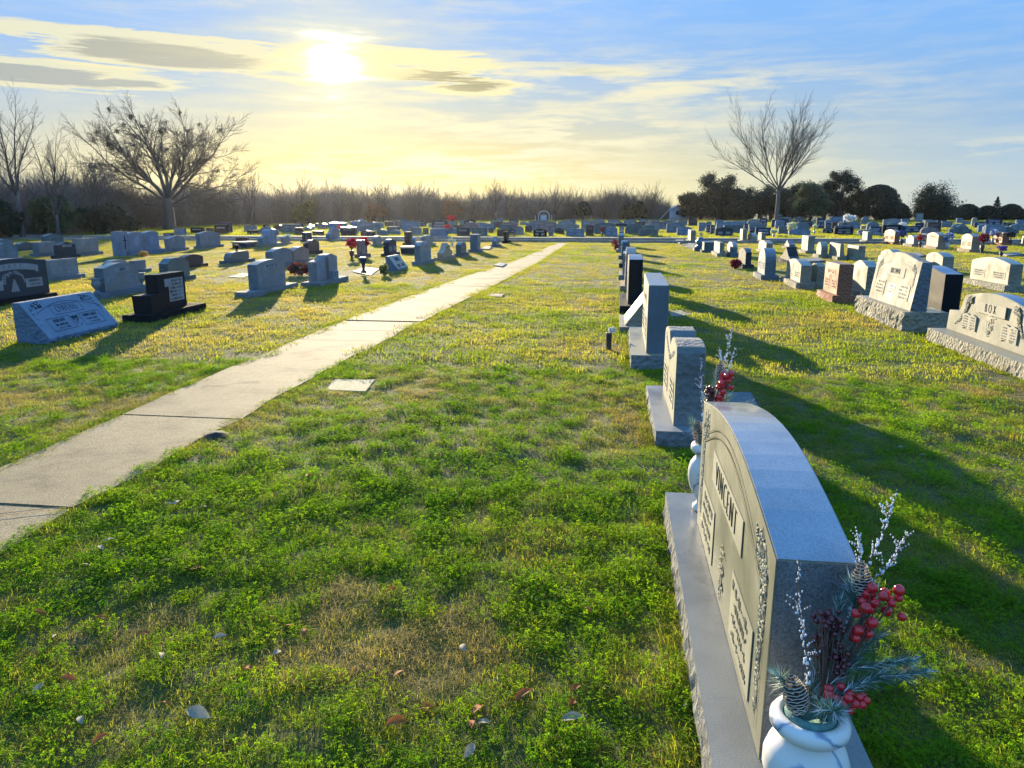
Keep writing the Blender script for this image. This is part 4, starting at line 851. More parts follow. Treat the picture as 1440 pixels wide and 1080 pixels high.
# cross topped stacked urn, right lawn
v = empty('grave_monument', (3.45, 31.9, 0), 0, 'grey stacked monument with an urn and a small cross on top, right lawn', 'monument')
m_ = MB(); m_.box(-.26, .26, -.26, .26, -.05, .14); m_.build('base', [G['blue_r']], v, bevel=.01)
m_ = MB(); m_.lathe([(.2,.14),(.2,.2),(.13,.22),(.19,.32),(.19,.42),(.11,.46),(.14,.5),(.08,.55)], 14); m_.build('urn', [G['sky']], v, smooth=True)
m_ = MB(); m_.box(-.025, .025, -.02, .02, .55, .78); m_.box(-.085, .085, -.024, .024, .66, .705); m_.build('cross', [G['pale']], v)

# dark urn over the flat marker
v = empty('grave_urn', (-6.42, 18.5, 0), 0, 'dark goblet shaped urn standing on the white flat marker', 'urn')
m_ = MB(); m_.lathe([(.07,0),(.07,.04),(.035,.07),(.035,.18),(.06,.26),(.085,.33),(.08,.40),(.06,.40)], 16, (0,0,.05)); m_.build('urn_body', [G['dark']], v, smooth=True)

# tables of the remaining headstones (X, Y, width, height measured from the picture)
for i, (s, X, Y, w, h, t, pr, c, lab, ins) in enumerate(NEAR):
    headstone(X, Y, s, w, h, t, pr, c, lab, ins, seed=i)
for i, (X, Y, w, h, pr, c, lab) in enumerate(FAR):
    headstone(X, Y, 'N', max(.3, w-.1), h, .24, pr, c, lab, single=True, group='headstones standing beyond the road', seed=i)

# the crowded back rows: more of the same small stones between the measured ones
q = random.Random(77); taken = [(f[0], f[1]) for f in FAR]; n_in = 0
for Y in (53, 57.5, 62, 67, 73, 79, 86, 94, 103, 112):
    x = -.62*Y
    while x < .44*Y and n_in < 95:
        x += q.uniform(1.5, 3.4)*(1+Y*.006)
        if x < -30 or math.hypot(x+39, Y-62) < 4 or math.hypot(x-17.7, Y-90.7) < 1.5: continue
        if all(math.hypot((x-a)*.9, (Y-b)*.45) > 1.05 for a, b in taken):
            taken.append((x, Y)); n_in += 1
            headstone(x, Y+q.uniform(-.4, .4), 'N', q.uniform(.8, 1.5), q.uniform(.5, .85), .24, q.choice(['flat', 'flat', 'oval', 'serp', 'round', 'peak']), q.choice(['blue', 'grey', 'sky', 'blue', 'navy', 'brown', 'dark', 'sky', 'teal', 'pink']),
                      'small weathered headstone in the crowded back rows, one of many alike', single=True, group='alike headstones crowding the back rows', seed=n_in+500)
print('infill', n_in)
for i, (P_, c, lab) in enumerate(SLABS):
    if i == 0: mm = concrete('marker_concrete', (.36,.32,.17))
    else: mm = G[c+'_r']
    cx = sum(p[0] for p in P_)/4; cy_ = sum(p[1] for p in P_)/4
    m_ = MB(); q = [(p[0]-cx, p[1]-cy_) for p in P_]
    ar = sum(q[k][0]*q[(k+1) % 4][1]-q[(k+1) % 4][0]*q[k][1] for k in range(4))
    if ar < 0: q = q[::-1]
    zt = .012 if cy_ < 20 else .05
    m_.add([(x, y, -.05) for x, y in q]+[(x, y, zt) for x, y in q], [(3,2,1,0),(4,5,6,7),(0,1,5,4),(1,2,6,5),(2,3,7,6),(3,0,4,7)])
    o = m_.build('flat_marker', [mm], bevel=.008); o.location = (cx, cy_, 0); tag(o, lab, 'flat marker')

# ------------------------------------------------------------------ flowers and vases
FC = {'red': [(.55,.02,.035)], 'darkred': [(.28,.02,.03)], 'pinkwhite': [(.65,.12,.22), (.75,.7,.7)], 'yellow': [(.7,.5,.05)], 'brown': [(.22,.06,.04), (.12,.05,.035)],
      'orange': [(.75,.25,.05), (.7,.5,.1)], 'olive': [(.35,.32,.06), (.08,.12,.03)], 'blueflower': [(.06,.08,.25)], 'bluewhite': [(.12,.2,.5), (.75,.75,.78)], 'pale': [(.72,.7,.6)],
      'dark': [(.05,.04,.05)], 'purple': [(.25,.12,.42)], 'yellowwhite': [(.75,.7,.25), (.78,.76,.6)], 'white': [(.78,.78,.74)]}
FM = {k: [simple('petal_%s_%d' % (k, i), c, .6, .25, 30, trans=.25) for i, c in enumerate(v)] for k, v in FC.items()}
M_LEAF = simple('flower_leaf', (.05,.09,.03), .6, .4, 20, trans=.2)
M_POT = simple('vase_dark', (.05,.05,.06), .5, .3, 10); M_POTW = simple('vase_pale', (.45,.48,.52), .4, .2, 10); M_POTB = simple('pot_brown', (.16,.05,.04), .7, .3, 10)
def blooms(mb, c, w, h, n, nm, q, size):
    for i in range(n):
        a = q.uniform(0, 6.28); rr = w*math.sqrt(q.random()); p = Vector((c[0]+rr*math.cos(a), c[1]+rr*math.sin(a), c[2]+h*q.uniform(-.5, .5)*(1-(rr/w)**2*.5)))
        mi = q.randrange(nm)
        for k in range(6):
            d = Vector((q.gauss(0, 1), q.gauss(0, 1), q.gauss(.3, 1))).normalized(); e = d.orthogonal().normalized()*size*.5
            mb.add([p, p+d*size*.6+e, p+d*size*1.1, p+d*size*.6-e], [(0,1,2,3)], mi)
for i, (X, Y, w, h, c, k, lab) in enumerate(FLOW):
    q = random.Random(i+100); r_ = empty('flower_arrangement', (X, Y, 0), 0, lab, 'flowers')
    ms = FM[c]; mb = MB(); st = MB(); w2 = max(w/2, .08)
    if k == 'bush':
        hh = max(h, .12); blooms(mb, (0, 0, hh*.55), w2, hh*.9, 60, len(ms), q, max(.06, w2*.3))
        for j in range(10):
            a = q.uniform(0, 6.28); st.tube([(0,0,-.03), (w2*.4*math.cos(a), w2*.4*math.sin(a), hh*.3), (w2*.8*math.cos(a), w2*.8*math.sin(a), hh*.6)], .006, 3)
    else:
        vh = h*.42; vr = w2*.5; pt = MB(); pm = M_POTB if c == 'red' and i < 2 else (M_POT if c in ('red', 'darkred', 'purple', 'dark', 'blueflower') else M_POTW)
        pt.lathe([(vr*.6, -.03), (vr*.65, .02), (vr*.5, vh*.2), (vr, vh*.6), (vr*.9, vh), (vr*.7, vh)], 10); pt.build('vase', [pm], r_, smooth=True)
        blooms(mb, (0, 0, h-(h-vh)*.38), w2*1.05, (h-vh)*.75, 46, len(ms), q, max(.055, w2*.42))
        for j in range(8):
            a = q.uniform(0, 6.28); st.tube([(0,0,vh*.8), (w2*.3*math.cos(a), w2*.3*math.sin(a), vh+(h-vh)*.4), (w2*.6*math.cos(a), w2*.6*math.sin(a), h*.9)], .006, 3)
            for z in (.3, .55):
                p = Vector((w2*.5*math.cos(a), w2*.5*math.sin(a), vh+(h-vh)*z)); d = Vector((math.cos(a), math.sin(a), .4))*.08
                st.add([p, p+d*.6+Vector((0,.02,0)), p+d*1.1, p+d*.6-Vector((0,.02,0))], [(0,1,2,3)])
    mb.build('blooms', ms, r_); st.build('stems', [M_LEAF], r_)

# foreground marble vase and its winter bouquet
M_MARB, nt, bs = mat('marble_white')
tc = N(nt, 'ShaderNodeTexCoord').outputs['Object']
w_ = N(nt, 'ShaderNodeTexWave', wave_type='BANDS', bands_direction='DIAGONAL'); w_.inputs['Scale'].default_value = 3.4; w_.inputs['Distortion'].default_value = 9; w_.inputs['Detail'].default_value = 4; w_.inputs['Detail Scale'].default_value = 1.6
nt.links.new(tc, w_.inputs['Vector'])
c = ramp(nt, [(0, (.25,.29,.36)), (.05, (.55,.58,.62)), (.14, (.76,.71,.65)), (1, (.80,.74,.67))], w_.outputs['Fac']).outputs[0]
nt.links.new(c, bs.inputs['Base Color']); bs.inputs['Roughness'].default_value = .4; bs.inputs['Subsurface Weight'].default_value = .1; bs.inputs['Subsurface Radius'].default_value = (.02,.02,.02)
M_GREENFOAM = simple('vase_liner_green', (.10,.22,.19), .8, .3, 60, bmp=.4)
M_BERRY = simple('berry_red', (.66,.012,.02), .18, .25, 50, coat=.6); M_BERRYD = simple('berry_dark', (.10,.012,.022), .25, .4, 60, coat=.4)
M_CONE = simple('pine_cone_scale', (.16,.11,.075), .8, .4, 60); M_CONET = simple('pine_cone_tip_frost', (.55,.50,.42), .8, .2, 60)
M_NEED = simple('pine_needle_frosted', (.11,.23,.17), .6, .4, 40, trans=.2); M_FROST = simple('twig_frost', (.78,.80,.84), .7, .1, 40); M_STEM = simple('twig_brown', (.13,.08,.055), .8, .3, 40)
def marble_vase(loc, h, r, label):
    r_ = empty('marble_vase', loc, 0, label, 'vase')
    P_ = [(.62,0),(.66,.03),(.64,.06),(.46,.1),(.44,.14),(.62,.22),(.86,.34),(.98,.48),(.98,.58),(.88,.68),(.70,.745),(.60,.775),(.62,.80),(.80,.83),(.90,.87),(.90,.915),(.82,.95),(.70,.965),(.62,.955),(.60,.93)]
    m_ = MB(); m_.lathe([(a*r, b*h) for a, b in P_], 40); m_.build('vase_body', [M_MARB], r_, smooth=True)
    m_ = MB(); m_.lathe([(r*.57, h*.86), (r*.58, h*.955), (r*.5, h*.985), (r*.44, h*.985), (r*.42, h*.95)], 24); m_.build('liner', [M_GREENFOAM], r_, smooth=True)
    return r_
def cone(parent, loc, d, L, r, frost=.5):
    q = random.Random(int(L*1e4)); mb = MB(); d = Vector(d).normalized(); a = d.orthogonal().normalized(); b = d.cross(a)
    mb.tube([(0,0,0), tuple(d*L*.95)], [r*.35, r*.12], 6, 0)
    rows = 13
    for i in range(rows):
        t = i/(rows-1); rr = r*math.sin(math.pi*(.16+.78*t))**.8*(1-.25*t); n = 8
        for j in range(n):
            an = 2*math.pi*(j+(i % 2)*.5)/n+q.uniform(-.1, .1); e = a*math.cos(an)+b*math.sin(an); s = e.cross(d)
            c0 = d*(L*(.04+.9*t)); tip = c0+e*rr+d*L*.035+Vector((q.uniform(-1,1),)*3)*.0006; w = rr*.46+.001; th = .0016
            base = c0+e*rr*.2
            vs = [base-s*w*.4, base+s*w*.4, tip+s*w-e*rr*.12, tip+d*th*1.5, tip-s*w-e*rr*.12]
            vs += [p-d*th*1.3 for p in vs]
            mb.add(vs, [(0,1,2,3,4), (9,8,7,6,5), (0,4,9,5), (1,0,5,6), (2,1,6,7)], 0); mb.add([vs[2], vs[3], vs[8], vs[7]], [(0,1,2,3)], 1); mb.add([vs[3], vs[4], vs[9], vs[8]], [(0,1,2,3)], 1)
            if q.random() < frost: mb.add([vs[2]+d*.0006, vs[3]+d*.0006, vs[4]+d*.0006, (vs[2]+vs[4])/2-e*rr*.1+d*.0006], [(0,1,2,3)], 1)
    return mb.build('pine_cone', [M_CONE, M_CONET], parent, loc=loc)
def berries(parent, name, pts, r, m, seed, stemfrom):
    q = random.Random(seed); mb = MB(); st = MB()
    for p in pts:
        rr = r*q.uniform(.8, 1.15); mb.ball(p, rr, 0, 12, 8); d = (Vector(p)-Vector(stemfrom)); 
        mb.ball((p[0]+q.uniform(-.2,.2)*rr, p[1]-rr*.2, p[2]+rr*.92), rr*.18, 1, 5, 3)
        mid = Vector(stemfrom).lerp(Vector(p), .55)+Vector((q.uniform(-.01,.01), q.uniform(-.01,.01), .0))
        st.tube([stemfrom, tuple(mid), p], .0013, 4)
    o = mb.build(name, [m, M_STEM], parent, smooth=True); st.build('stem', [M_STEM], o); return o
def frost_twig(parent, pts, seed, r=.0022, side=10, blob=.0048):
    q = random.Random(seed); mb = MB(); P_ = [Vector(p) for p in pts]
    mb.tube(pts, [r*(1-.75*i/(len(pts)-1)) for i in range(len(pts))], 5, 0)
    def at(t): k = min(int(t*(len(P_)-1)), len(P_)-2); return P_[k].lerp(P_[k+1], t*(len(P_)-1)-k)
    for i in range(side*9):
        t = q.uniform(.15, .97); p = at(t); o = Vector((q.gauss(0,1), q.gauss(0,1), q.gauss(0,1)))*.0028
        mb.ball(tuple(p+o), blob*q.uniform(.3, .85)*(1-.6*t), 1, 5, 4, sq=q.uniform(1, 2.6))
    for i in range(side):
        p = at(q.uniform(.3, .85)); d = Vector((q.gauss(0,1), q.gauss(0,1), q.uniform(.5, 1.6))).normalized()*q.uniform(.015, .04)
        mb.tube([tuple(p), tuple(p+d)], [.0012, .0006], 4, 0)
        for k in range(3): mb.ball(tuple(p+d*(.5+.25*k)), blob*.4*q.uniform(.6, 1.1), 1, 5, 4, sq=1.5)
    return mb.build('frosted_twig', [M_STEM, M_FROST], parent)
def needles(parent, c, d, L, n, seed, nl=.05, spread=.9):
    q = random.Random(seed); mb = MB(); c = Vector(c); d = Vector(d).normalized(); e = d*L
    mb.tube([tuple(c), tuple(c+e*.5+Vector((0,0,.006))), tuple(c+e)], [.0025, .0018, .001], 5, 0)
    for i in range(n):
        t = q.uniform(.1, 1); p = c+e*t; k = (d*q.uniform(.5, 1)+Vector((q.gauss(0,1), q.gauss(0,1), q.gauss(0,1)))*spread*.6).normalized()*nl*q.uniform(.6, 1.1)
        s = k.cross(d).normalized()*.0013
        mb.add([p-s, p+s, p+k], [(0,1,2)], 2 if q.random() < .25 else 1)
    return mb.build('pine_sprig', [M_STEM, M_NEED, M_FROST], parent)
def cluster(c, sp, n, seed, rmin):
    q = random.Random(seed); out = []
    for _ in range(900):
        if len(out) >= n: break
        p = (c[0]+q.uniform(-1,1)*sp[0], c[1]+q.uniform(-1,1)*sp[1], c[2]+q.uniform(-1,1)*sp[2])
        if all((Vector(p)-Vector(o)).length > rmin for o in out): out.append(p)
    return out
def bouquet(X, Y, Z, label, s=1.0, mir=1):
    """X,Y,Z: the mouth of the vase; offsets in metres"""
    r_ = empty('winter_bouquet', (X, Y, Z), 0, label, 'bouquet')
    S = lambda *p: (p[0]*mir*s, p[1]*s, p[2]*s)
    cone(r_, S(-.028, -.01, .0), (-.25*mir, .1, 1), .095*s, .033*s, .6); cone(r_, S(.125, .12, .235), (-.05*mir, .1, 1), .095*s, .026*s, .3)
    m_ = MB(); m_.tube([S(0,0,-.03), S(.06,.06,.12), S(.125,.12,.24)], .003, 6); m_.build('stem', [M_STEM], r_)
    P1 = cluster(S(.165, .08, .255), S(.042, .03, .035), 13, 3, .017*s)+cluster(S(.115, .07, .20), S(.022, .022, .055), 11, 4, .017*s)
    berries(r_, 'berry_cluster', P1, .0122*s, M_BERRY, 5, S(.07, .04, .08))
    P2 = cluster(S(.085, .0, .04), S(.055, .03, .018), 17, 6, .014*s); berries(r_, 'berry_cluster', P2, .0105*s, M_BERRY, 7, S(.02, 0, -.01))
    P3 = cluster(S(.04, .07, .165), S(.03, .025, .06), 60, 8, .0085*s)+cluster(S(.07, .05, .11), S(.018, .018, .03), 20, 9, .0085*s); berries(r_, 'dark_berry_cluster', P3, .0072*s, M_BERRYD, 10, S(.03, .03, .03))
    frost_twig(r_, [S(-.0,.0,0), S(-.012,.03,.12), S(-.035,.05,.24), S(-.045,.055,.36)], 11)
    frost_twig(r_, [S(.02,.02,0), S(.12,.16,.2), S(.2,.24,.36), S(.235,.27,.47)], 13, side=14, blob=.006)
    frost_twig(r_, [S(.12,.16,.2), S(.215,.2,.30), S(.255,.22,.38)], 14); frost_twig(r_, [S(.12,.16,.2), S(.14,.2,.32), S(.135,.22,.36)], 15)
    for k, (c_, d_, L_) in enumerate((((.05,.06,.10), (.2,.4,1), .14), ((.08,.04,.05), (1,.2,.15), .2), ((.05,.08,.06), (.8,.6,.5), .17), ((.10,.08,.14), (.5,.5,.8), .13), ((-.01,.02,.01), (-.7,.2,.6), .08), ((.02,.0,.02), (1,.3,.45), .17), ((.02,.02,.03), (.9,.5,.75), .2), ((.0,.02,.0), (.35,.6,1), .15), ((.06,.05,.08), (.9,-.1,.3), .17), ((.11,.11,.2), (-.1,.3,1), .07), ((.01,-.01,.01), (.3,-.6,.5), .07))):
        needles(r_, S(*c_), (d_[0]*mir, d_[1], d_[2]), L_*s, 330, 20+k, .05*s)
    return r_
marble_vase((.487, 1.6, .152), .31, .10, 'white marble vase with grey veins at the near end of the nearest headstone')
bouquet(.487, 1.6, .455, 'large winter bouquet of pine cones, red berries and frosted twigs in the nearest marble vase')
marble_vase((.475, 3.55, .152), .36, .09, 'white marble vase half hidden at the far end of the nearest headstone')
bouquet(.455, 3.55, .50, 'farther winter bouquet of red berries and frosted twigs rising behind the nearest headstone', 1.15, mir=.55)

# in-ground black tube vase with white flower
v = empty('grave_vase', (-.05, 8.75, 0), 0, 'small black tube vase with one white flower standing in the grass', 'vase')
m_ = MB(); m_.lathe([(.028,-.02),(.03,.0),(.034,.19),(.038,.2),(.03,.2)], 14); m_.build('tube', [M_POT], v, smooth=True)
m_ = MB(); blooms(m_, (.035, 0, .235), .03, .05, 22, 1, random.Random(3), .028); m_.build('blooms', FM['white'], v)
# ------------------------------------------------------------------ ground, path, road
LX = [(-2, -3.80), (3.4, -3.80), (7, -3.93), (10, -3.98), (16.3, -3.8), (24, -3.35), (28, -3.2), (38.5, -2.98)]
RX = [(-2, -2.86), (3.4, -2.88), (7, -2.90), (10, -2.82), (16.3, -2.62), (24, -2.42), (28, -2.42), (38.5, -2.40)]
def lerp(T, y):
    for (a, p), (b, q) in zip(T, T[1:]):
        if y <= b: return p+(q-p)*(y-a)/(b-a)
    return T[-1][1]
def ground_z(x, y):
    d = math.hypot(x, y)
    a = noise.noise(Vector((x*.35, y*.35, 3)))*.02+noise.noise(Vector((x*1.3, y*1.3, 9)))*.026+noise.noise(Vector((x*4.5, y*4.5, 1)))*.017
    e = 1.0
    if -3 < y < 40 and -5 < x < -1.6:
        k = max(lerp(LX, y)-x, x-lerp(RX, y), 0); e = min(1, k/.7)
    return a*min(1, max(0, 1-d/60))*e-.004+(.012 if e < 1 else 0)*(1-e)
m_ = MB(); xs = []
def axis(lo, hi, fine_lo, fine_hi, fs, n):
    v = list(np.arange(fine_lo, fine_hi+.001, fs)); a = [fine_lo-(fine_lo-lo)*((i/n)**2) for i in range(n, 0, -1)]; b = [fine_hi+(hi-fine_hi)*((i/n)**2) for i in range(1, n+1)]
    return a+v+b
gx = axis(-600, 600, -10, 9, .1, 12); gy = axis(-40, 600, 0, 16, .1, 14)
vs = [(x, y, ground_z(x, y) if abs(x) < 60 and -1 < y < 60 else -.004) for y in gy for x in gx]; w = len(gx)
m_.add(vs, [(j*w+i, j*w+i+1, (j+1)*w+i+1, (j+1)*w+i) for j in range(len(gy)-1) for i in range(w-1)])
g_ = m_.build('ground', [M_GROUND], smooth=True); g_['kind'] = 'structure'

joints = [-1.2, 1.1, 3.42, 5.22, 7.12, 8.8, 9.6, 10.5, 12.1, 13.9, 15.8, 17.7, 19.6, 21.5, 23.4, 25.3, 27.2, 29.1, 31, 32.9, 34.8, 36.7, 38.4]
m_ = MB(); q = random.Random(4)
for k, (a, b) in enumerate(zip(joints, joints[1:])):
    a += .009; b -= .009; n = max(2, int((b-a)/.22)); L_ = []; R_ = []; tilt = q.uniform(-.006, .006); z0 = .020+q.uniform(-.004, .004)
    for i in range(n+1):
        y = a+(b-a)*i/n
        L_.append((lerp(LX, y)+noise.noise(Vector((y*1.6, 1, 0)))*.035, y, z0+tilt*(i/n-.5))); R_.append((lerp(RX, y)+noise.noise(Vector((y*1.6, 7, 0)))*.05, y, z0+tilt*(i/n-.5)))
    sl = -.018*(0)
    for i in range(n):
        p = [L_[i], R_[i], R_[i+1], L_[i+1]]; lo = [(x, y, -.1) for x, y, z in p]
        f = [(0,1,2,3), (5,4,7,6)] + [(4,0,3,7), (1,5,6,2)]
        if i == 0: f.append((4,5,1,0))
        if i == n-1: f.append((3,2,6,7))
        m_.add(p+lo, f)
pth = m_.build('path', [M_CONC]); pth['kind'] = 'structure'
# cracks as thin dark gaps lying on the slabs
M_CRACK_STRIP = simple('crack_dirt_and_strip', (.03,.028,.022), 1, .3, 30)
m_ = MB()
for pts in ([(-3.86,3.06),(-3.6,3.14),(-3.4,3.22),(-3.2,3.28),(-3.05,3.36),(-2.95,3.4)], [(-2.85,5.0),(-2.98,5.1)], [(-3.9,9.3),(-3.6,9.25)], [(-3.75,6.2),(-3.55,6.26),(-3.5,6.4),(-3.3,6.43)], [(-3.1,8.4),(-3.0,8.2),(-2.8,8.15)], [(-3.9,12.9),(-3.5,13.1),(-3.2,13.05)]):
    for (xa, ya), (xb, yb) in zip(pts, pts[1:]): m_.add([(xa, ya-.006, .0285), (xb, yb-.006, .0285), (xb, yb+.006, .0285), (xa, ya+.006, .0285)], [(0,1,2,3)])
o = m_.build('path_cracks', [M_CRACK_STRIP]); o['kind'] = 'structure'

m_ = MB(); m_.add([(-60, 39.5, .004), (200, 41.3, .004), (200, 44.6, .004), (-60, 43.0, .004)], [(0,1,2,3)]); o = m_.build('road', [M_ASPH]); o['kind'] = 'structure'
m_ = MB()
def strip(mb, y0, y1, z0, z1):
    mb.add([(-60,y0,z0),(200,y0+1.75,z0),(200,y1+1.75,z0),(-60,y1,z0),(-60,y0,z1),(200,y0+1.75,z1),(200,y1+1.75,z1),(-60,y1,z1)], [(3,2,1,0),(4,5,6,7),(0,1,5,4),(1,2,6,5),(2,3,7,6),(3,0,4,7)])
strip(m_, 39.35, 39.5, -.1, .12); strip(m_, 43.0, 43.15, -.1, .12); strip(m_, 43.155, 44.3, -.1, .10)
o = m_.build('kerb', [M_GUTTER]); o['kind'] = 'structure'
m_ = MB(); P_ = [(-30, 10), (-22, 17), (-16.9, 21.5), (-16.5, 23.6), (-15.9, 26), (-15.2, 29.7), (-13.6, 33.2), (-12.4, 39.3)]
for (xa, ya), (xb, yb) in zip(P_[2:], P_[3:]): m_.add([(xa-.14, ya, .012), (xb-.14, yb, .012), (xb+.14, yb, .012), (xa+.14, ya, .012)], [(0,3,2,1)])
o = m_.build('dark_strip', [M_CRACK_STRIP]); o['kind'] = 'structure'  # flat dark strip laid over the lawn

# ------------------------------------------------------------------ trees
def rot_about(v, axis, a): return Matrix.Rotation(a, 3, axis) @ v
class Tree:
    def __init__(s, seed): s.q = random.Random(seed); s.mb = MB(); s.tw = MB(); s.tips = []
    def grow(s, p, d, L, r, lvl, maxl, up=.1, jit=.18, kids=(6, 5, 5, 4, 4), ang=(28, 58), shrink=.62, rmin=.006, split=.25):
        q = s.q; n = max(3, min(9, int(L/(.35 if lvl > 1 else .6)))); P_ = [Vector(p)]; dd = Vector(d).normalized(); rad = [r]
        for i in range(n):
            dd = (dd+Vector((q.gauss(0, jit), q.gauss(0, jit), q.gauss(0, jit)))*.6+Vector((0, 0, up))*(1 if lvl else .3)).normalized()
            P_.append(P_[-1]+dd*(L/n)); rad.append(max(rmin*.7, r*(1-(1-.32)*(i+1)/n)))
        mb = s.mb if lvl < 2 else s.tw
        mb.tube([tuple(x) for x in P_], rad, 9 if lvl == 0 else (6 if lvl == 1 else (4 if lvl == 2 else 3)), 0, cap=lvl == 0)
        if lvl >= 2: s.tips.append(tuple(P_[-1]))
        if lvl >= maxl: return
        k = kids[lvl]
        for i in range(k):
            t = .25+.75*(i+q.random())/k; t = min(t, 1); j = min(int(t*n), n-1); f = t*n-j
            pp = P_[j].lerp(P_[j+1], f); base = (P_[j+1]-P_[j]).normalized()
            ax = base.cross(Vector((q.gauss(0,1), q.gauss(0,1), q.gauss(0,1)))).normalized()
            nd = rot_about(base, ax, R(q.uniform(*ang)))
            rr = (rad[j]*(1-f)+rad[j+1]*f)*q.uniform(.45, .68)
            s.grow(pp, nd, L*shrink*q.uniform(.7, 1.15)*(1.1-.45*t), max(rr, rmin), lvl+1, maxl, up, jit, kids, ang, shrink, rmin)
        s.grow(P_[-1], rot_about(dd, dd.orthogonal(), R(q.uniform(-20, 20))), L*shrink*.9, max(rad[-1]*.9, rmin), lvl+1, maxl, up, jit, kids, ang, shrink, rmin)
def leaf_ball(mb, c, r, n, q, sz, mi=0, flat=1.0):
    for i in range(n):
        d = Vector((q.gauss(0,1), q.gauss(0,1), q.gauss(0,1))).normalized()*min(1.4, abs(q.gauss(.6, .33)))*r; d.z *= flat
        e = Vector((q.gauss(0,1), q.gauss(0,1), q.gauss(0,1))).normalized(); f = e.orthogonal().normalized(); s = sz*q.uniform(.6, 1.3); p = Vector(c)+d
        mb.add([p-e*s, p+f*s*.5, p+e*s, p-f*s*.5], [(0,1,2,3)], mi)

# the big spreading bare tree
X0, Y0 = -39.3, 62.3; bx = Vector((.85, .53, 0)).normalized()   # picture-parallel direction at the tree
r_ = empty('bare_tree', (X0, Y0, 0), 0, 'big spreading bare tree with dark mistletoe clumps, rising over the left woods', 'tree')
T = Tree(11); T.mb.tube([(0,0,-.2),(0,0,.4),(.05,0,1.2),(0,.05,2.0),(-.05,0,2.7)], [.75,.52,.45,.44,.46], 12)
fan = [(-74,4.6,.13,2.0),(-57,8.2,.2,2.5),(-42,8.6,.23,2.6),(-26,8.4,.24,2.6),(-12,8.6,.25,2.6),(3,8.8,.26,2.6),(16,8.4,.22,2.6),(30,8.6,.22,2.6),(46,8.0,.2,2.5),(60,9.0,.21,2.4),(66,7.5,.15,2.0),(80,5.2,.12,2.0)]
for a, L, r, z in fan:
    dep = T.q.uniform(-.55, .55)
    d = bx*math.sin(R(a))+Vector((-bx.y, bx.x, 0))*dep*.8+Vector((0,0,math.cos(R(a))))
    T.grow((0,0,z), d, L*(.66 if abs(a) < 56 else .74), r*.72, 0, 3, .03, .21, (10, 10, 8, 3), (22, 52), .50, .013)
T.mb.build('trunk', [M_BARK], r_, smooth=True); T.tw.build('crown', [M_BARK], r_)
q = random.Random(6); hi = [t for t in T.tips if 5 < t[2] < 11]; hi = sorted(hi, key=lambda t: q.random())
for t in hi[:34]:
    m_ = MB(); leaf_ball(m_, (0,0,0), q.uniform(.16, .34), 90, q, .06); o = m_.build('mistletoe', [M_MISTLE], r_); o.location = t

def bare(name_label, x, y, H, r, seed, tilt, n, m=M_BARK, fork=.25, maxl=2, kids=(8,6,5,3), up=.08, ang=(18,42), rmin=.012, lim=.8, shrink=.5, stems=None, cat='tree', group=None, jit=.12, lw=1.0):
    r_ = empty('bare_tree', (x, y, 0), 0, name_label, cat, group); T = Tree(seed); q = T.q
    T.mb.tube([(0,0,-.2),(0,0,.3),(.03,0,H*fork*.6),(0,.03,H*fork)], [r*1.5,r,r*.85,r*.8], 10)
    for i in range(n):
        az = 2*math.pi*i/n+q.uniform(-.3, .3); ti = R(q.uniform(*tilt)) if i else R(4)
        d = Vector((math.sin(ti)*math.cos(az), math.sin(ti)*math.sin(az), math.cos(ti)))
        T.grow((0,0,H*fork*q.uniform(.8, 1)), d, H*lim*(1-fork)*q.uniform(.85, 1.1)/max(.75, math.cos(ti)**.4), r*q.uniform(.38, .55)*lw, 0, maxl, up, jit, kids, ang, shrink, rmin)
    T.mb.build('trunk', [m], r_, smooth=True); T.tw.build('crown', [m], r_); return r_
bare('tall upswept bare tree with a pale trunk standing among the right hand graves', 18.2, 90.7, 14.1, .25, 5, (20, 58), 12, lw=.72, m=M_BARK_L, fork=.30, maxl=3, kids=(10, 7, 4, 2), up=.05, ang=(16, 38), rmin=.008, lim=.62, shrink=.50, jit=.13)
bare('taller and thinner of the two bare trees at the left picture edge', -34.8, 40.2, 9.0, .14, 21, (8, 30), 5, M_BARK, .30, 3, (10, 6, 4, 2), .06, (25, 50), .006, .68, .42)
bare('lower forked bare tree right of the thin one at the left picture edge', -34.3, 42.5, 7.0, .12, 22, (10, 34), 6, M_BARK, .2, 3, (9, 6, 4, 2), .05, (25, 50), .006, .66, .42)
for i, (x, y, H, lab) in enumerate(((-18.5, 115.2, 6.6, 'bare tree poking highest above the middle woods'), (-10.0, 124, 6.0, 'low bare tree above the woods behind the arched shrine'), (6.1, 135, 7.0, 'pale bare tree above the woods right of the twin ball trees'), (-29.2, 110, 6.4, 'round crowned bare tree above the woods left of centre'),
                      (-40.5, 80, 6.6, 'bare tree rising from the woods just right of the big spreading one'), (-39, 90, 6.8, 'thin bare tree over the woods above the olive bush'), (-34, 108, 7.0, 'fan shaped bare tree over the woods above the rust brown bush'), (-38.5, 52, 6.6, 'bare tree between the two thin ones and the big spreading tree'))):
    bare(lab, x, y, H, .14, 50+i, (12, 38), 7, M_BARK, .2, 2, (9, 6, 3), .06, (20, 45), .012, .62, .5)

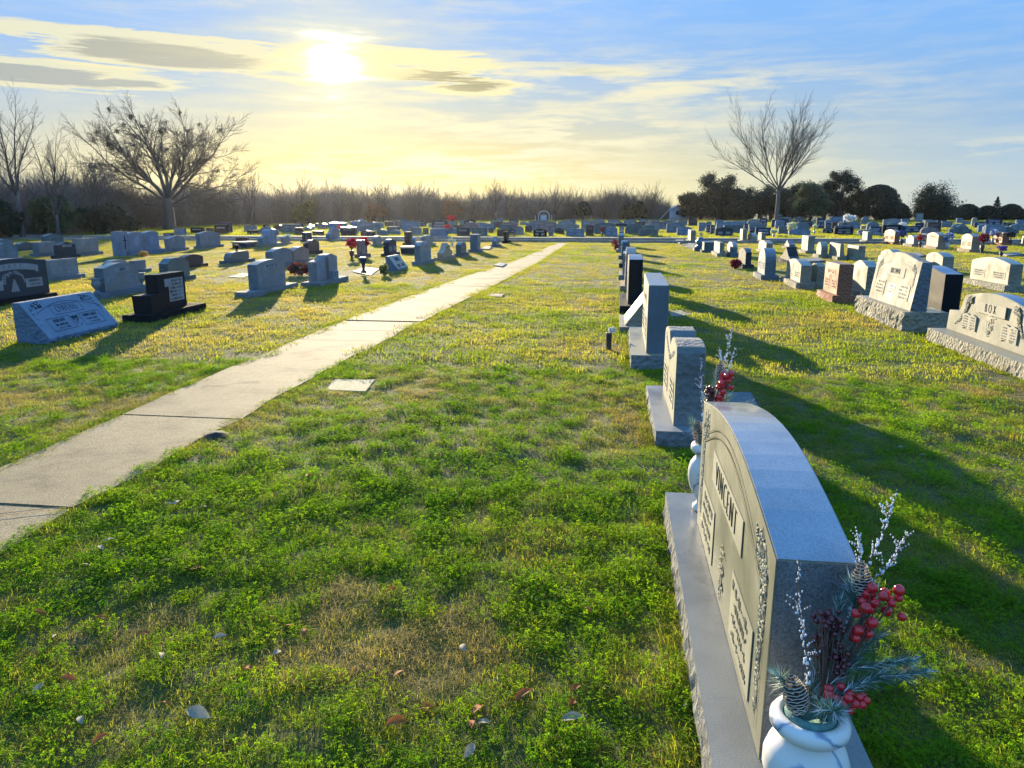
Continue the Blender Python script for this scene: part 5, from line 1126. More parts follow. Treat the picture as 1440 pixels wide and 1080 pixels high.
# woods in the distance
def thicket(seed, dense):
    T = Tree(seed); q = T.q
    for i in range(5):
        a = q.uniform(0, 6.28); ti = R(q.uniform(3, 26)); d = Vector((math.sin(ti)*math.cos(a), math.sin(ti)*math.sin(a), math.cos(ti)))
        T.grow((q.uniform(-.5,.5), q.uniform(-.5,.5), -.1), d, q.uniform(2.3, 3.3), .045, 1, 3, .07, .14, (0, 9, 7, 0), (20, 50), .5, .010)
    for i in range(dense):
        a = q.uniform(0, 6.28); d = Vector((math.cos(a)*.8, math.sin(a)*.8, q.uniform(.5, 1.6))); p = Vector((q.uniform(-1,1), q.uniform(-1,1), q.uniform(0, 2.2)))
        T.tw.tube([tuple(p), tuple(p+d*.5+Vector((q.gauss(0,.1),)*3)), tuple(p+d)], [.016, .010, .005], 3, 0, False)
    k = len(T.mb.v); T.mb.v += T.tw.v; T.mb.f += [tuple(i+k for i in f) for f in T.tw.f]; T.mb.m += T.tw.m
    return T.mb
def inst_coll(name, objs):
    c = bpy.data.collections.new(name)
    for o in objs: c.objects.link(o)
    return c
def scatter(name, coll, pts, rots, scl, idx, dry=None, kind='stuff', label=None, cat=None):
    me = bpy.data.meshes.new(name); n = len(pts); me.vertices.add(n)
    me.vertices.foreach_set('co', np.asarray(pts, dtype=np.float32).ravel())
    a = me.attributes.new('rot', 'FLOAT_VECTOR', 'POINT'); a.data.foreach_set('vector', np.asarray(rots, dtype=np.float32).ravel())
    a = me.attributes.new('scl', 'FLOAT_VECTOR', 'POINT'); a.data.foreach_set('vector', np.asarray(scl, dtype=np.float32).ravel())
    a = me.attributes.new('idx', 'INT', 'POINT'); a.data.foreach_set('value', np.asarray(idx, dtype=np.int32))
    a = me.attributes.new('dry', 'FLOAT', 'POINT'); a.data.foreach_set('value', np.asarray(dry if dry is not None else [0]*n, dtype=np.float32))
    o = bpy.data.objects.new(name, me); col.objects.link(o)
    ng = bpy.data.node_groups.new(name+'_scatter', 'GeometryNodeTree')
    ng.interface.new_socket('Geometry', in_out='INPUT', socket_type='NodeSocketGeometry'); ng.interface.new_socket('Geometry', in_out='OUTPUT', socket_type='NodeSocketGeometry')
    gi = ng.nodes.new('NodeGroupInput'); go = ng.nodes.new('NodeGroupOutput'); iop = ng.nodes.new('GeometryNodeInstanceOnPoints')
    ci = ng.nodes.new('GeometryNodeCollectionInfo'); ci.inputs['Collection'].default_value = coll; ci.inputs['Separate Children'].default_value = True; ci.inputs['Reset Children'].default_value = True
    def na(nm, t): x = ng.nodes.new('GeometryNodeInputNamedAttribute'); x.data_type = t; x.inputs['Name'].default_value = nm; return x.outputs['Attribute']
    L = ng.links.new
    L(gi.outputs[0], iop.inputs['Points']); L(ci.outputs[0], iop.inputs['Instance']); iop.inputs['Pick Instance'].default_value = True
    L(na('idx', 'INT'), iop.inputs['Instance Index']); L(na('rot', 'FLOAT_VECTOR'), iop.inputs['Rotation']); L(na('scl', 'FLOAT_VECTOR'), iop.inputs['Scale']); L(iop.outputs[0], go.inputs[0])
    md = o.modifiers.new('scatter', 'NODES'); md.node_group = ng
    return tag(o, label, cat, kind=kind)
th_ = inst_coll('thicket_kinds', [thicket(70+i, 130).build('thicket_%d' % i, [(M_TWIG, M_TWIG2, M_TWIG, M_BARK)[i]], link=False) for i in range(4)])
line = [(-62, 5), (-46, 24), (-38.5, 38), (-37.5, 47), (-41, 58), (-44.5, 78), (-43, 94), (-38, 110), (-27, 127), (-13.5, 140), (-4, 152), (11, 154)]
q = random.Random(8); P_, Ro, Sc, Id = [], [], [], []
for (xa, ya), (xb, yb) in zip(line, line[1:]):
    L = math.hypot(xb-xa, yb-ya); nx, ny = (yb-ya)/L, -(xb-xa)/L
    if nx > 0 and True: nx, ny = -nx, -ny
    if ny < 0 and abs(ny) > abs(nx): nx, ny = -nx, -ny
    n = int(L/.62)
    for i in range(n*5):
        t = q.random(); dd = q.uniform(0, 13)
        x = xa+(xb-xa)*t+nx*dd; y = ya+(yb-ya)*t+ny*dd; d = math.hypot(x, y)
        s = (.58+.40*q.random()**2+.34*noise.noise(Vector((x*.10, y*.10, 4))))*(1+.0035*max(0, d-60))*(.9 if dd < 2 else 1.05)
        P_.append((x, y, -.1)); Ro.append((0, 0, q.uniform(0, 6.28))); Sc.append((s*1.1, s*1.1, s*1.0)); Id.append(q.randrange(4))
print('thicket', len(P_))
scatter('distant_woods', th_, P_, Ro, Sc, Id, label='dull brown leafless woods closing the cemetery behind the graves', cat='woods')

def ever(label, x, y, w, h, seed, kind='round', m=None, trunk=.2, group=None, cat='tree', name='evergreen_tree', dens=1.0):
    r_ = empty(name, (x, y, 0), 0, label, cat, group); q = random.Random(seed); a = w/2; m = m or M_EVER
    tr = MB(); tr.tube([(0,0,-.1), (q.uniform(-.1,.1), 0, h*.3), (0, 0, h*.7)], [w*.035+.05, w*.03+.03, .04], 7)
    lf_ = MB(); z0 = h*trunk
    if kind == 'dome':
        n = int(15000*dens)
        for i in range(n):
            th = q.uniform(0, 6.28); u = q.random()**.5; zz = q.random(); rad = a*(math.sin(math.acos(max(-1, min(1, zz*1.0))))**.9 if zz > .25 else .82+.18*zz/.25*1.1)
            rr = rad*(.35+.65*u)*(1+.07*math.sin(4*th+3*zz+seed)+.05*math.sin(11*th+7*zz+seed)+abs(q.gauss(0,.035))); p = Vector((rr*math.cos(th), rr*math.sin(th), z0+(h-z0)*zz*1.0))
            e = Vector((q.gauss(0,1), q.gauss(0,1), q.gauss(0,1))).normalized(); f = e.orthogonal().normalized(); s = .15*q.uniform(.6, 1.4)
            lf_.add([p-e*s, p+f*s*.6, p+e*s, p-f*s*.6], [(0,1,2,3)])
    elif kind == 'fir':
        for i in range(int(2600*dens)):
            zz = q.random(); rad = a*(1-zz)**.9*(.6+.4*abs(math.sin(zz*22))); th = q.uniform(0, 6.28); rr = rad*q.random()**.5
            p = Vector((rr*math.cos(th), rr*math.sin(th), z0+(h-z0)*zz)); e = Vector((q.gauss(0,1), q.gauss(0,1), q.gauss(0,.4))).normalized(); f = e.orthogonal().normalized(); s = .11*q.uniform(.6, 1.4)
            lf_.add([p-e*s, p+f*s*.5, p+e*s, p-f*s*.5], [(0,1,2,3)])
    else:
        k = {'round': 22, 'open': 34, 'spread': 34, 'bush': 12}[kind]
        for i in range(k):
            th = q.uniform(0, 6.28); zz = q.uniform(0, 1); rr = a*.68*math.sqrt(max(.05, 1-(zz*1.05-.35)**2*1.4))*q.uniform(.45, 1.0)
            c = (rr*math.cos(th), rr*math.sin(th), z0+(h-z0)*(.12+.72*zz)) if kind != 'bush' else (rr*math.cos(th), rr*math.sin(th), h*(.15+.6*zz)); br = a*q.uniform(.24, .38)*(.8 if kind == 'open' else 1)
            leaf_ball(lf_, c, br, int((620 if kind != 'spread' else 420)*dens), q, .15 if w > 3 else .07, flat=.8)
            tr.tube([(0,0,h*.22), (c[0]*.5, c[1]*.5, (h*.3+c[2])*.5), c], [.05+w*.012, .04, .02], 5)
    tr.build('trunk', [M_BARK], r_, smooth=True); lf_.build('crown', [m], r_); return r_
EV = [('low leaning evergreen beside the white building, leftmost of the right hand trees', 13.8, 146, 6.0, 6.0, 'open', M_EVER, .12), ('tall rounded evergreen with open crown right of the white building', 17.8, 138.4, 8.3, 8.9, 'open', M_EVER, .12),
      ('dense dark low evergreen behind the rounded open one', 21.8, 147, 7.4, 5.6, 'dome', M_EVER, .02), ('broad dark evergreen left of the upswept bare tree', 26.8, 149, 7.4, 7.4, 'round', M_EVER, .05),
      ('dark evergreen right behind the upswept bare tree', 32.4, 150, 6.2, 7.8, 'round', M_EVER, .05), ('lighter green tree right of the upswept bare tree', 31.7, 131, 6.0, 7.0, 'open', M_EVER2, .08),
      ('tallest evergreen with a lumpy crown, left of the dark dome shaped one', 39.1, 141.3, 7.8, 9.3, 'open', M_EVER, .1), ('dark dome shaped evergreen with a low trunk', 45.7, 142.2, 7.7, 6.1, 'dome', M_EVER, .14),
      ('broad speckled juniper with sky showing through its crown', 55.8, 143.6, 11.2, 6.6, 'spread', M_EVER, .04), ('low dark shrub between the dome shaped evergreen and the juniper', 52.2, 154, 6.5, 3.4, 'dome', M_EVER, .0),
      ('first rounded dark hedge shrub right of the juniper', 66.6, 156.5, 5.0, 2.9, 'dome', M_EVER, .0), ('second rounded dark hedge shrub right of the juniper', 70.4, 157, 4.6, 2.6, 'dome', M_EVER, .0),
      ('rounded dark hedge shrub just right of the little fir', 74.8, 157.5, 5.0, 2.9, 'dome', M_EVER, .0), ('rounded dark hedge shrub at the right picture edge', 79.6, 158.1, 6.2, 2.5, 'dome', M_EVER, .0), ('low dark hedge shrub beneath the juniper', 60.5, 155, 8.0, 3.2, 'dome', M_EVER, .0)]
EV += [('low dark shrub filling the gap under the '+l_, x_, y_, w_, h_, 'bush', M_EVER, 0) for l_, x_, y_, w_, h_ in (
    ('leftmost right hand evergreens', 16.2, 151, 8, 3.6), ('rounded open evergreen', 20.6, 152, 8, 4.4), ('broad evergreen beside the upswept tree', 25.0, 153, 9, 4.8), ('upswept bare tree', 29.6, 153, 9, 5.2), ('light green tree', 34.4, 152, 9, 5.0), ('tallest lumpy evergreen', 39.8, 154, 9, 5.0), ('dome shaped evergreen', 45.0, 154, 9, 4.0))]
for i, (lab, x, y, w, h, k, m, tk) in enumerate(EV): ever(lab, x, y, w*(1.28 if k in ('open', 'round') else 1), h, 200+i, k, m, tk*(.5 if k == 'open' else 1), dens=1.0 if w > 5 else .6, name='shrub' if k == 'bush' else 'evergreen_tree', cat='shrub' if k == 'bush' else 'tree')
ever('little pointed fir rising over the right hand hedge', 71.5, 156, 3.4, 4.3, 230, 'fir', M_EVER, .1)
ever('single ball shaped tree on a short stem', -6.1, 138, 2.9, 3.2, 231, 'dome', M_EVER, .30, dens=.35)
ever('left half of the twin ball trees', 2.0, 138, 2.6, 3.1, 232, 'dome', M_EVER, .16, dens=.35); ever('right half of the twin ball trees', 3.9, 138.5, 2.7, 3.3, 233, 'dome', M_EVER, .16, dens=.35)
ever('olive green bush before the woods', -37.1, 87.7, 4.2, 3.7, 234, 'bush', M_OLIVE, 0, name='bush', cat='bush'); ever('rust brown bush before the woods', -32.5, 99.3, 3.8, 2.8, 235, 'bush', M_RUST, 0, name='bush', cat='bush')
ever('rusty bush before the woods behind the tall blue headstone', -24.5, 112, 4.0, 3.6, 236, 'bush', M_RUST, 0, name='bush', cat='bush', dens=.5)
for i, (x, y, w, h, lab) in enumerate(((-36.5, 34.5, 4.5, 3.0, 'dark evergreen shrub at the left picture edge'), (-35.5, 39.5, 3.2, 2.4, 'dark evergreen shrub behind the dark round shouldered headstone'), (-35.3, 43.5, 3.4, 2.7, 'olive dark shrub behind the yellow flowers'), (-35.8, 48.0, 3.2, 2.1, 'low dark shrub left of the big spreading bare tree'), (-37.8, 53, 3.6, 2.6, 'dark shrub before the big spreading bare tree'))):
    ever(lab, x, y, w, h, 240+i, 'bush', M_EVER2 if i == 2 else M_EVER, 0, name='shrub', cat='shrub', dens=1.3)

# small buildings and the leaning pole
M_WHITE = simple('paint_white', (.55,.58,.65), .7, .1, 2); M_ROOF = simple('roof_grey', (.16,.17,.19), .7, .2, 3); M_DOORB = simple('door_pale_blue', (.45,.55,.68), .6, .1, 3)
r_ = empty('white_building', (12.6, 150, 0), R(8), 'white gabled building half hidden behind the leftmost right hand evergreen', 'building')
m_ = MB(); m_.prism(ccw([(-2.3,-.1),(-2.3,1.9),(-1.4,2.7),(-.2,2.1),(2.4,1.9),(2.4,-.1)]), -1.5, 1.5, 0); m_.build('wall', [M_WHITE], r_)
m_ = MB(); m_.add([(-2.5,-1.7,1.85),(-1.4,-1.7,2.82),(-1.4,1.7,2.82),(-2.5,1.7,1.85),(-.2,-1.7,2.2),(-.2,1.7,2.2),(2.6,-1.7,1.95),(2.6,1.7,1.95)], [(0,1,2,3),(1,4,5,2),(4,6,7,5)]); m_.build('roof', [M_ROOF], r_)
m_ = MB(); m_.box(-1.7,-1.1,-1.54,-1.505,.9,1.6); m_.box(.6,1.2,-1.54,-1.505,.9,1.5); m_.build('window', [G['dark']], r_)
r_ = empty('shrine', (-12.2, 126, 0), R(5), 'small arched shrine with a pale blue front against the woods', 'shrine')
m_ = MB(); m_.tube([(-.9*math.cos(t*math.pi/10)+.1, 0, .9+.75*math.sin(t*math.pi/10)) for t in range(11)], .07, 6); m_.box(-.87,-.73,-.08,.08,-.1,.9); m_.box(.93,1.07,-.08,.08,-.1,.9); m_.build('arch', [M_WHITE], r_)
m_ = MB(); m_.box(-.45,.55,-.2,.2,-.1,.95); m_.build('niche', [M_DOORB], r_); m_ = MB(); m_.prism(ccw([(-.6,.96),(.05,1.35),(.7,.96)]), -.25, .25); m_.build('roof', [M_ROOF], r_)
for s in (-1, 1): m_ = MB(); m_.box(.05+s*1.35-.06, .05+s*1.35+.06, -.06, .06, -.1, .95); m_.build('post', [M_WHITE], r_)
m_ = MB(); m_.tube([(7.9,148,-.2),(10.2,148,2.3)], .07, 6); tag(m_.build('leaning_pole', [M_WHITE]), 'pale leaning pole before the woods, left of the white building', 'pole')

# ------------------------------------------------------------------ grass
def tuft(seed, n, rad, hl, wd, lean, mat_, name):
    q = random.Random(seed); mb = MB()
    for i in range(n):
        a = q.uniform(0, 6.28); r = rad*math.sqrt(q.random()); p = Vector((r*math.cos(a), r*math.sin(a), -.006)); L = q.uniform(*hl)
        b = q.uniform(0, 6.28); d = Vector((math.cos(b), math.sin(b), 0)); s = Vector((-d.y, d.x, 0))*wd*.5*q.uniform(.7, 1.3); ln = q.uniform(*lean)
        p1 = p+Vector((0,0,L*.55))*(1-ln*.25)+d*L*.28*ln; p2 = p1+Vector((0,0,L*.45))*(1-ln*.85)+d*L*.5*ln
        mb.add([p-s, p+s, p1+s*.8, p1-s*.8, p2], [(0,1,2,3),(3,2,4)])
    return mb.build(name, [mat_], link=False)
def clover(seed, n, rad, h, sz, name):
    q = random.Random(seed); mb = MB()
    for i in range(n):
        a = q.uniform(0, 6.28); r = rad*math.sqrt(q.random()); c = Vector((r*math.cos(a), r*math.sin(a), q.uniform(*h)))
        nrm = Vector((q.gauss(0,.45), q.gauss(0,.45), 1)).normalized(); e = nrm.orthogonal().normalized(); f = nrm.cross(e); s0 = q.uniform(0, 6.28)
        for k in range(3):
            t = s0+k*2.094+q.uniform(-.3,.3); d = e*math.cos(t)+f*math.sin(t); g2 = nrm.cross(d); s = sz*q.uniform(.7, 1.2)
            mb.add([c, c+d*s*.6+g2*s*.42+nrm*s*.15, c+d*s*1.1, c+d*s*.6-g2*s*.42+nrm*s*.15], [(0,1,2,3)])
        mb.add([(c.x*.8-.0008, c.y*.8, -.005), (c.x*.8+.0008, c.y*.8, -.005), c], [(0,1,2)])
    return mb.build(name, [M_CLOVER], link=False)
near_g = inst_coll('grass_kinds', [tuft(300+i, 52, .055, (.016,.05), .0017, (.5,1.8), M_GRASS, 'grass_tuft_%d' % i) for i in range(4)])
near_c = inst_coll('clover_kinds', [clover(310+i, 34, .052, (.006,.027), .0064, 'clover_%d' % i) for i in range(4)])
near_d = inst_coll('dry_kinds', [tuft(320+i, 44, .065, (.02,.07), .0019, (.9,1.9), M_DRY, 'dry_tuft_%d' % i) for i in range(4)])
mid_g = inst_coll('mid_grass_kinds', [tuft(330+i, 60, .17, (.02,.055), .0055, (.3,1.3), M_GRASS, 'mid_tuft_%d' % i) for i in range(4)])
mid_d = inst_coll('mid_dry_kinds', [tuft(335+i, 60, .17, (.018,.045), .0055, (.4,1.3), M_DRY, 'mid_dry_%d' % i) for i in range(4)])
far_g = inst_coll('far_grass_kinds', [tuft(340+i, 90, .5, (.03,.07), .02, (.1,.8), M_GRASS, 'far_tuft_%d' % i) for i in range(3)])
ROWFOOT = [(.30,.73,1.40,3.80),(.30,.72,5.0,6.48),(.18,.60,7.55,9.6),(.05,.66,10.1,11.4),(.07,.5,11.9,13.85),(-10.95,-10.45,10.9,12.9),(-7.4,-6.9,8.1,9.55),(-7.25,-6.72,9.9,11.7),(-7.2,-6.78,13.2,15.4),(3.93,4.55,7.4,10.0),(3.86,4.5,10.55,12.75)]
ROWFOOT += [(min(p[0] for p in P_)-.02, max(p[0] for p in P_)+.02, min(p[1] for p in P_)-.02, max(p[1] for p in P_)+.02) for P_, c, l in SLABS]
ROWFOOT += [(X-t*.9, X+t*.9, Y-w*.5, Y+w*.5) for s, X, Y, w, h, t, pr, c, l, ins in NEAR]
def blocked(x, y, m=0.0):
    if 39.3 < y-(x+60)*.0067 < 44.4: return True
    if -1 < y < 38.6 and lerp(LX, y)+.03-m < x < lerp(RX, y)-.04+m: return True
    for a, b, c, d in ROWFOOT:
        if a < x < b and c < y < d: return True
    return False
def fields(x, y):
    g = noise.noise(Vector((x*.42+3, y*.42, 0)))+.55*noise.noise(Vector((x*1.5, y*1.5, 5)))+.3*noise.noise(Vector((x*4.2, y*4.2, 8)))
    return g
def inview(x, y, m=1.2):
    # a wide margin on both sides so the lawn also holds from a step aside
    b = math.atan2(x, y); return -.80-.25/max(1, y*.3) < b < .58+.42/max(1, y*.3) or math.hypot(x, y) < 2.5
q = random.Random(99)
def sow(y0, y1, dens, fn):
    """scatter points in the strip between two distances; dens per square metre"""
    x0, x1 = -y1*1.08-1, y1*.72+2.4; n = int((x1-x0)*(y1-y0)*dens)
    for _ in range(n):
        x = q.uniform(x0, x1); y = q.uniform(y0, y1)
        if inview(x, y) and not blocked(x, y): fn(x, y)
A = {k: ([], [], [], [], []) for k in 'gcdhkf'}
def put(k, x, y, s, ni, dry):
    a = A[k]; s *= 1+.45*noise.noise(Vector((x*5, y*5, 30))); a[0].append((x, y, ground_z(x, y))); a[1].append((q.uniform(-.15,.15), q.uniform(-.15,.15), q.uniform(0, 6.28))); a[2].append((s, s, s*q.uniform(.75, 1.3))); a[3].append(q.randrange(ni)); a[4].append(dry)
def near_fn(x, y):
    f = fields(x, y); r = q.random()
    lawn = -f + .25*(noise.noise(Vector((x*.2, y*.2, 20))))-.03*(y-4)
    pc = max(.0, min(.85, .62+lawn*.9)) if y < 9 else .15
    if f > .36+.14*q.random() and r < .6: put('d', x, y, q.uniform(.7, 1.2), 4, q.random()); return
    if r < pc*.46: put('c', x, y, q.uniform(.8, 1.5), 4, max(0, min(.8, f*.6+q.gauss(0, .15))))
    elif r < .93: put('g', x, y, q.uniform(.7, 1.35), 4, max(0, min(1, .12+f*.9+.035*(y-3)+q.gauss(0, .2))))
    else: put('d', x, y, q.uniform(.5, 1.0), 4, q.random())
sow(.9, 4.2, 680, near_fn); sow(4.2, 7.5, 360, near_fn)
def mid_fn(x, y):
    f = fields(x, y); d = max(0, min(1, min(.35+.012*(y-8), .12+.035*(y-3))+f*.85+(.32 if x < -3.9 else 0)-(.15 if x > 1 and y < 9 else 0)+q.gauss(0, .18)))
    if q.random() < max(.05, min(.5, min(.16, .02*y-.06)+f*.4+(.16 if x < -3.9 else 0))): put('k', x, y, q.uniform(.7, 1.3), 4, d)
    else: put('h', x, y, q.uniform(.7, 1.35), 4, d)
sow(7.5, 16, 56, mid_fn); sow(16, 39.5, 24, mid_fn)
def far_fn(x, y): put('f', x, y, q.uniform(.7, 1.4), 3, max(0, min(1, .45+fields(x, y)*.6+q.gauss(0, .2))))
sow(44.4, 80, 3.2, far_fn); sow(80, 150, 1.1, far_fn)
# overgrown edges of the path and longer grass at the feet of the stones
for y in np.arange(.5, 38, .03):
    for T_, s in ((LX, 1), (RX, -1)):
        for _ in range(2 if y < 12 else 1):
            x = lerp(T_, y)+s*(q.uniform(-.10, .02)+max(0, noise.noise(Vector((y*1.1, s*5, 2)))-.12)*.28); k = 'g' if y < 10 else 'h'
            put(k, x, y, q.uniform(.7, 1.35)*(1 if y < 10 else .55), 4, max(0, min(1, .3+q.gauss(0, .25))))
for a, b, c, d in ROWFOOT[:11]:
    per = 2*(b-a+d-c); n_ = int(per*(55 if c < 8 else 30))
    for _ in range(n_):
        t = q.random()*per
        if t < b-a: x, y = a+t, c
        elif t < b-a+d-c: x, y = b, c+t-(b-a)
        elif t < 2*(b-a)+d-c: x, y = a+t-(b-a)-(d-c), d
        else: x, y = a, c+t-2*(b-a)-(d-c)
        put('g', x+q.gauss(0, .02), y+q.gauss(0, .02), q.uniform(.9, 1.7), 4, max(0, min(1, .2+q.gauss(0, .2))))
for k, nm, cc, lab in (('g', 'lawn_grass', near_g, 'short green grass blades of the lawn close by'), ('c', 'clover', near_c, 'small leaved green weeds matted into the lawn close by'), ('d', 'dry_grass', near_d, 'dead straw coloured grass in patches close by'),
                  ('h', 'lawn_grass', mid_g, 'yellowish green lawn grass between the headstone rows'), ('k', 'dry_grass', mid_d, 'straw coloured dormant grass between the headstone rows'), ('f', 'lawn_grass', far_g, 'sunlit grass between the graves beyond the road')):
    a = A[k]; print(nm, len(a[0])); scatter(nm, cc, *a, label=lab, cat='grass')

# fallen leaves, individually
M_LEAFB = simple('dead_leaf_brown', (.36,.11,.025), .8, .4, 60, trans=.25); M_LEAFP = simple('dead_leaf_pale', (.33,.29,.21), .8, .25, 60, trans=.2)
def leaf_mesh(seed, L, W, m):
    q = random.Random(seed); mb = MB(); n = 8; c = q.uniform(.3, .9); vs = []
    for i in range(n+1):
        t = i/n; w = W*math.sin(math.pi*t)**.8*.5; z = L*.12*math.sin(math.pi*t)+.004
        vs += [(L*(t-.5), -w, z+c*w*.6), (L*(t-.5), 0, z-.001), (L*(t-.5), w, z+c*w*.5)]
    mb.add(vs, [(3*i, 3*i+3, 3*i+4, 3*i+1) for i in range(n)]+[(3*i+1, 3*i+4, 3*i+5, 3*i+2) for i in range(n)])
    mb.tube([(L*.5, 0, .003), (L*.62, .003, .006)], .0009, 4)
    return mb
proto = [leaf_mesh(i, .062, .026, None).build('fallen_leaf', [M_LEAFB if i < 3 else M_LEAFP], smooth=True, link=False) for i in range(5)]
LV = [
 (-0.91, 2.79, 'b', 0.85, ''),
 (-0.71, 2.22, 'b', 0.85, ''),
 (-0.64, 1.96, 'b', 1.2, ''),
 (-0.57, 2.06, 'b', 0.85, ''),
 (-0.4, 2.08, 'b', 1.1, ''),
 (-0.41, 2.0, 'b', 0.85, ''),
 (-0.26, 2.16, 'b', 1.2, ''),
 (-0.09, 2.22, 'b', 0.85, ''),
 (-0.1, 2.14, 'b', 0.85, ''),
 (-1.14, 2.42, 'b', 0.85, ''),
 (-1.22, 2.46, 'b', 0.85, ''),
 (-0.07, 2.74, 'b', 0.85, ''),
 (-0.39, 1.87, 'p', 1.0, ''),
 (-0.09, 2.06, 'p', 1.3, ''),
 (-0.52, 2.43, 'p', 0.9, ''),
 (-0.37, 2.02, 'p', 0.8, ''),
 (-2.27, 2.42, 'b', 0.9, ''),
 (-2.01, 2.44, 'b', 0.9, ''),
 (-1.76, 2.35, 'b', 0.9, ''),
 (-1.85, 2.05, 'b', 0.9, ''),
 (-1.42, 1.95, 'b', 0.6, ''),
 (-1.85, 2.87, 'b', 0.9, ''),
 (-1.32, 2.51, 'b', 0.9, ''),
 (-1.24, 2.16, 'b', 0.9, ''),
 (-1.52, 1.77, 'b', 0.9, ''),
 (-2.08, 2.28, 'p', 0.8, ''),
 (-1.61, 2.22, 'p', 0.8, ''),
 (-1.91, 1.98, 'p', 0.8, ''),
 (-1.64, 1.84, 'p', 0.8, ''),
 (-1.19, 2.28, 'p', 0.8, ''),
 (-2.36, 2.81, 'p', 0.8, ''),
 (-2.02, 2.92, 'p', 0.8, ''),
 (-1.45, 2.35, 'p', 0.8, ''),
 (-2.41, 2.98, 'p', 0.9, ''),
 (-2.43, 3.07, 'p', 0.9, ''),
 (-2.4, 3.53, 'p', 0.9, ''),
 (-2.37, 3.55, 'p', 0.9, ''),
 (-2.2, 3.53, 'p', 0.9, ''),
 (-2.01, 3.85, 'p', 0.9, ''),
 (-2.03, 2.91, 'p', 0.9, ''),
 (-1.86, 2.86, 'b', 0.9, ''),
 (-1.83, 4.08, 'b', 0.9, ''),
 (1.97, 5.14, 'p', 0.7, ''),
 (2.06, 5.01, 'p', 0.7, ''),
 (2.37, 5.01, 'p', 0.7, ''),
 (2.45, 4.89, 'p', 0.7, ''),
 (-1.27, 1.9, 'p', 1.6, 'largest pale curled leaf in the near grass at the lower left'),
 (0.27, 2.16, 'p', 0.5, 'small pale round leaf close to the base of the nearest headstone')]
for i, (x, y, c, s, lab) in enumerate(LV):
    p = proto[(i % 3) if c == 'b' else 3+(i % 2)]; o = p.copy(); col.objects.link(o)
    o.location = (x, y, ground_z(x, y)+.022); o.rotation_euler = (rnd.uniform(-.5,.5), rnd.uniform(-.4,.4), rnd.uniform(0, 6.28)); o.scale = (s, s, s)
    tag(o, lab or ('dead brown leaf lying in the near grass' if c == 'b' else 'pale dried leaf lying in the near grass'), 'leaf', 'brown fallen leaves' if c == 'b' else 'pale fallen leaves')
m_ = MB(); m_.ball((0,0,0), .13, 0, 10, 7, sq=.55)
for i, v_ in enumerate(m_.v): m_.v[i] = tuple(Vector(v_)*(1+.35*noise.noise(Vector(v_)*9)))
o = m_.build('dark_rock', [simple('rock_dark', (.035,.028,.022), .9, .4, 12, bmp=.8)], smooth=True); o.location = (-2.83, 4.80, -.03); o.rotation_euler = (0, 0, .5); tag(o, 'dark lump of earth at the right edge of the path', 'rock')

# ------------------------------------------------------------------ sky, sun, camera
SAZ, SEL = R(-20.5), R(10.0)
S = Vector((math.sin(SAZ)*math.cos(SEL), math.cos(SAZ)*math.cos(SEL), math.sin(SEL)))
sun = bpy.data.lights.new('sun', 'SUN'); sun.energy = 5.0; sun.angle = R(.55); sun.color = (1, .83, .56)
so = bpy.data.objects.new('sun', sun); col.objects.link(so); so.rotation_euler = (-S).to_track_quat('-Z', 'Y').to_euler(); so.location = S*50
W = bpy.data.worlds.new('World'); sc.world = W; W.use_nodes = True; nt = W.node_tree; nt.nodes.clear(); L = nt.links.new
out = N(nt, 'ShaderNodeOutputWorld'); bg = N(nt, 'ShaderNodeBackground'); sky = N(nt, 'ShaderNodeTexSky', sky_type='NISHITA')
sky.sun_disc = False; sky.sun_elevation = SEL; sky.sun_rotation = SAZ; sky.air_density = 1.0; sky.dust_density = 1.0; sky.ozone_density = 2.0
tcn = N(nt, 'ShaderNodeTexCoord').outputs['Generated']
dotn = N(nt, 'ShaderNodeVectorMath', operation='DOT_PRODUCT'); L(tcn, dotn.inputs[0]); dotn.inputs[1].default_value = S
D = math_n(nt, 'MAXIMUM', dotn.outputs['Value'], 0.0)
sep = N(nt, 'ShaderNodeSeparateXYZ'); L(tcn, sep.inputs[0])
az = math_n(nt, 'ARCTAN2', sep.outputs[0], sep.outputs[1]); el = math_n(nt, 'ARCSINE', sep.outputs[2])
def gauss(a0, e0, wa, we, tilt=0.0):
    x = math_n(nt, 'DIVIDE', math_n(nt, 'SUBTRACT', az, a0), wa)
    e = math_n(nt, 'SUBTRACT', el, e0)
    if tilt: e = math_n(nt, 'SUBTRACT', e, math_n(nt, 'MULTIPLY', math_n(nt, 'SUBTRACT', az, a0), tilt))
    y = math_n(nt, 'DIVIDE', e, we)
    r2 = math_n(nt, 'ADD', math_n(nt, 'MULTIPLY', x, x), math_n(nt, 'MULTIPLY', y, y))
    return math_n(nt, 'EXPONENT', math_n(nt, 'MULTIPLY', r2, -1.0))
cv = N(nt, 'ShaderNodeCombineXYZ'); L(math_n(nt, 'MULTIPLY', az, 1.1), cv.inputs[0]); L(math_n(nt, 'MULTIPLY', el, 8.5), cv.inputs[1])
cn = noise_n(nt, 6.5, 9, .62, cv.outputs[0]); cn.inputs['Distortion'].default_value = .35; cn2 = noise_n(nt, 15, 6, .6, cv.outputs[0])
cN = math_n(nt, 'ADD', math_n(nt, 'MULTIPLY', cn.outputs['Fac'], .75), math_n(nt, 'MULTIPLY', cn2.outputs['Fac'], .25))
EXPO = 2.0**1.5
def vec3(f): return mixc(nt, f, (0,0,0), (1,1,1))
caz = math_n(nt, 'COSINE', math_n(nt, 'SUBTRACT', az, SAZ))
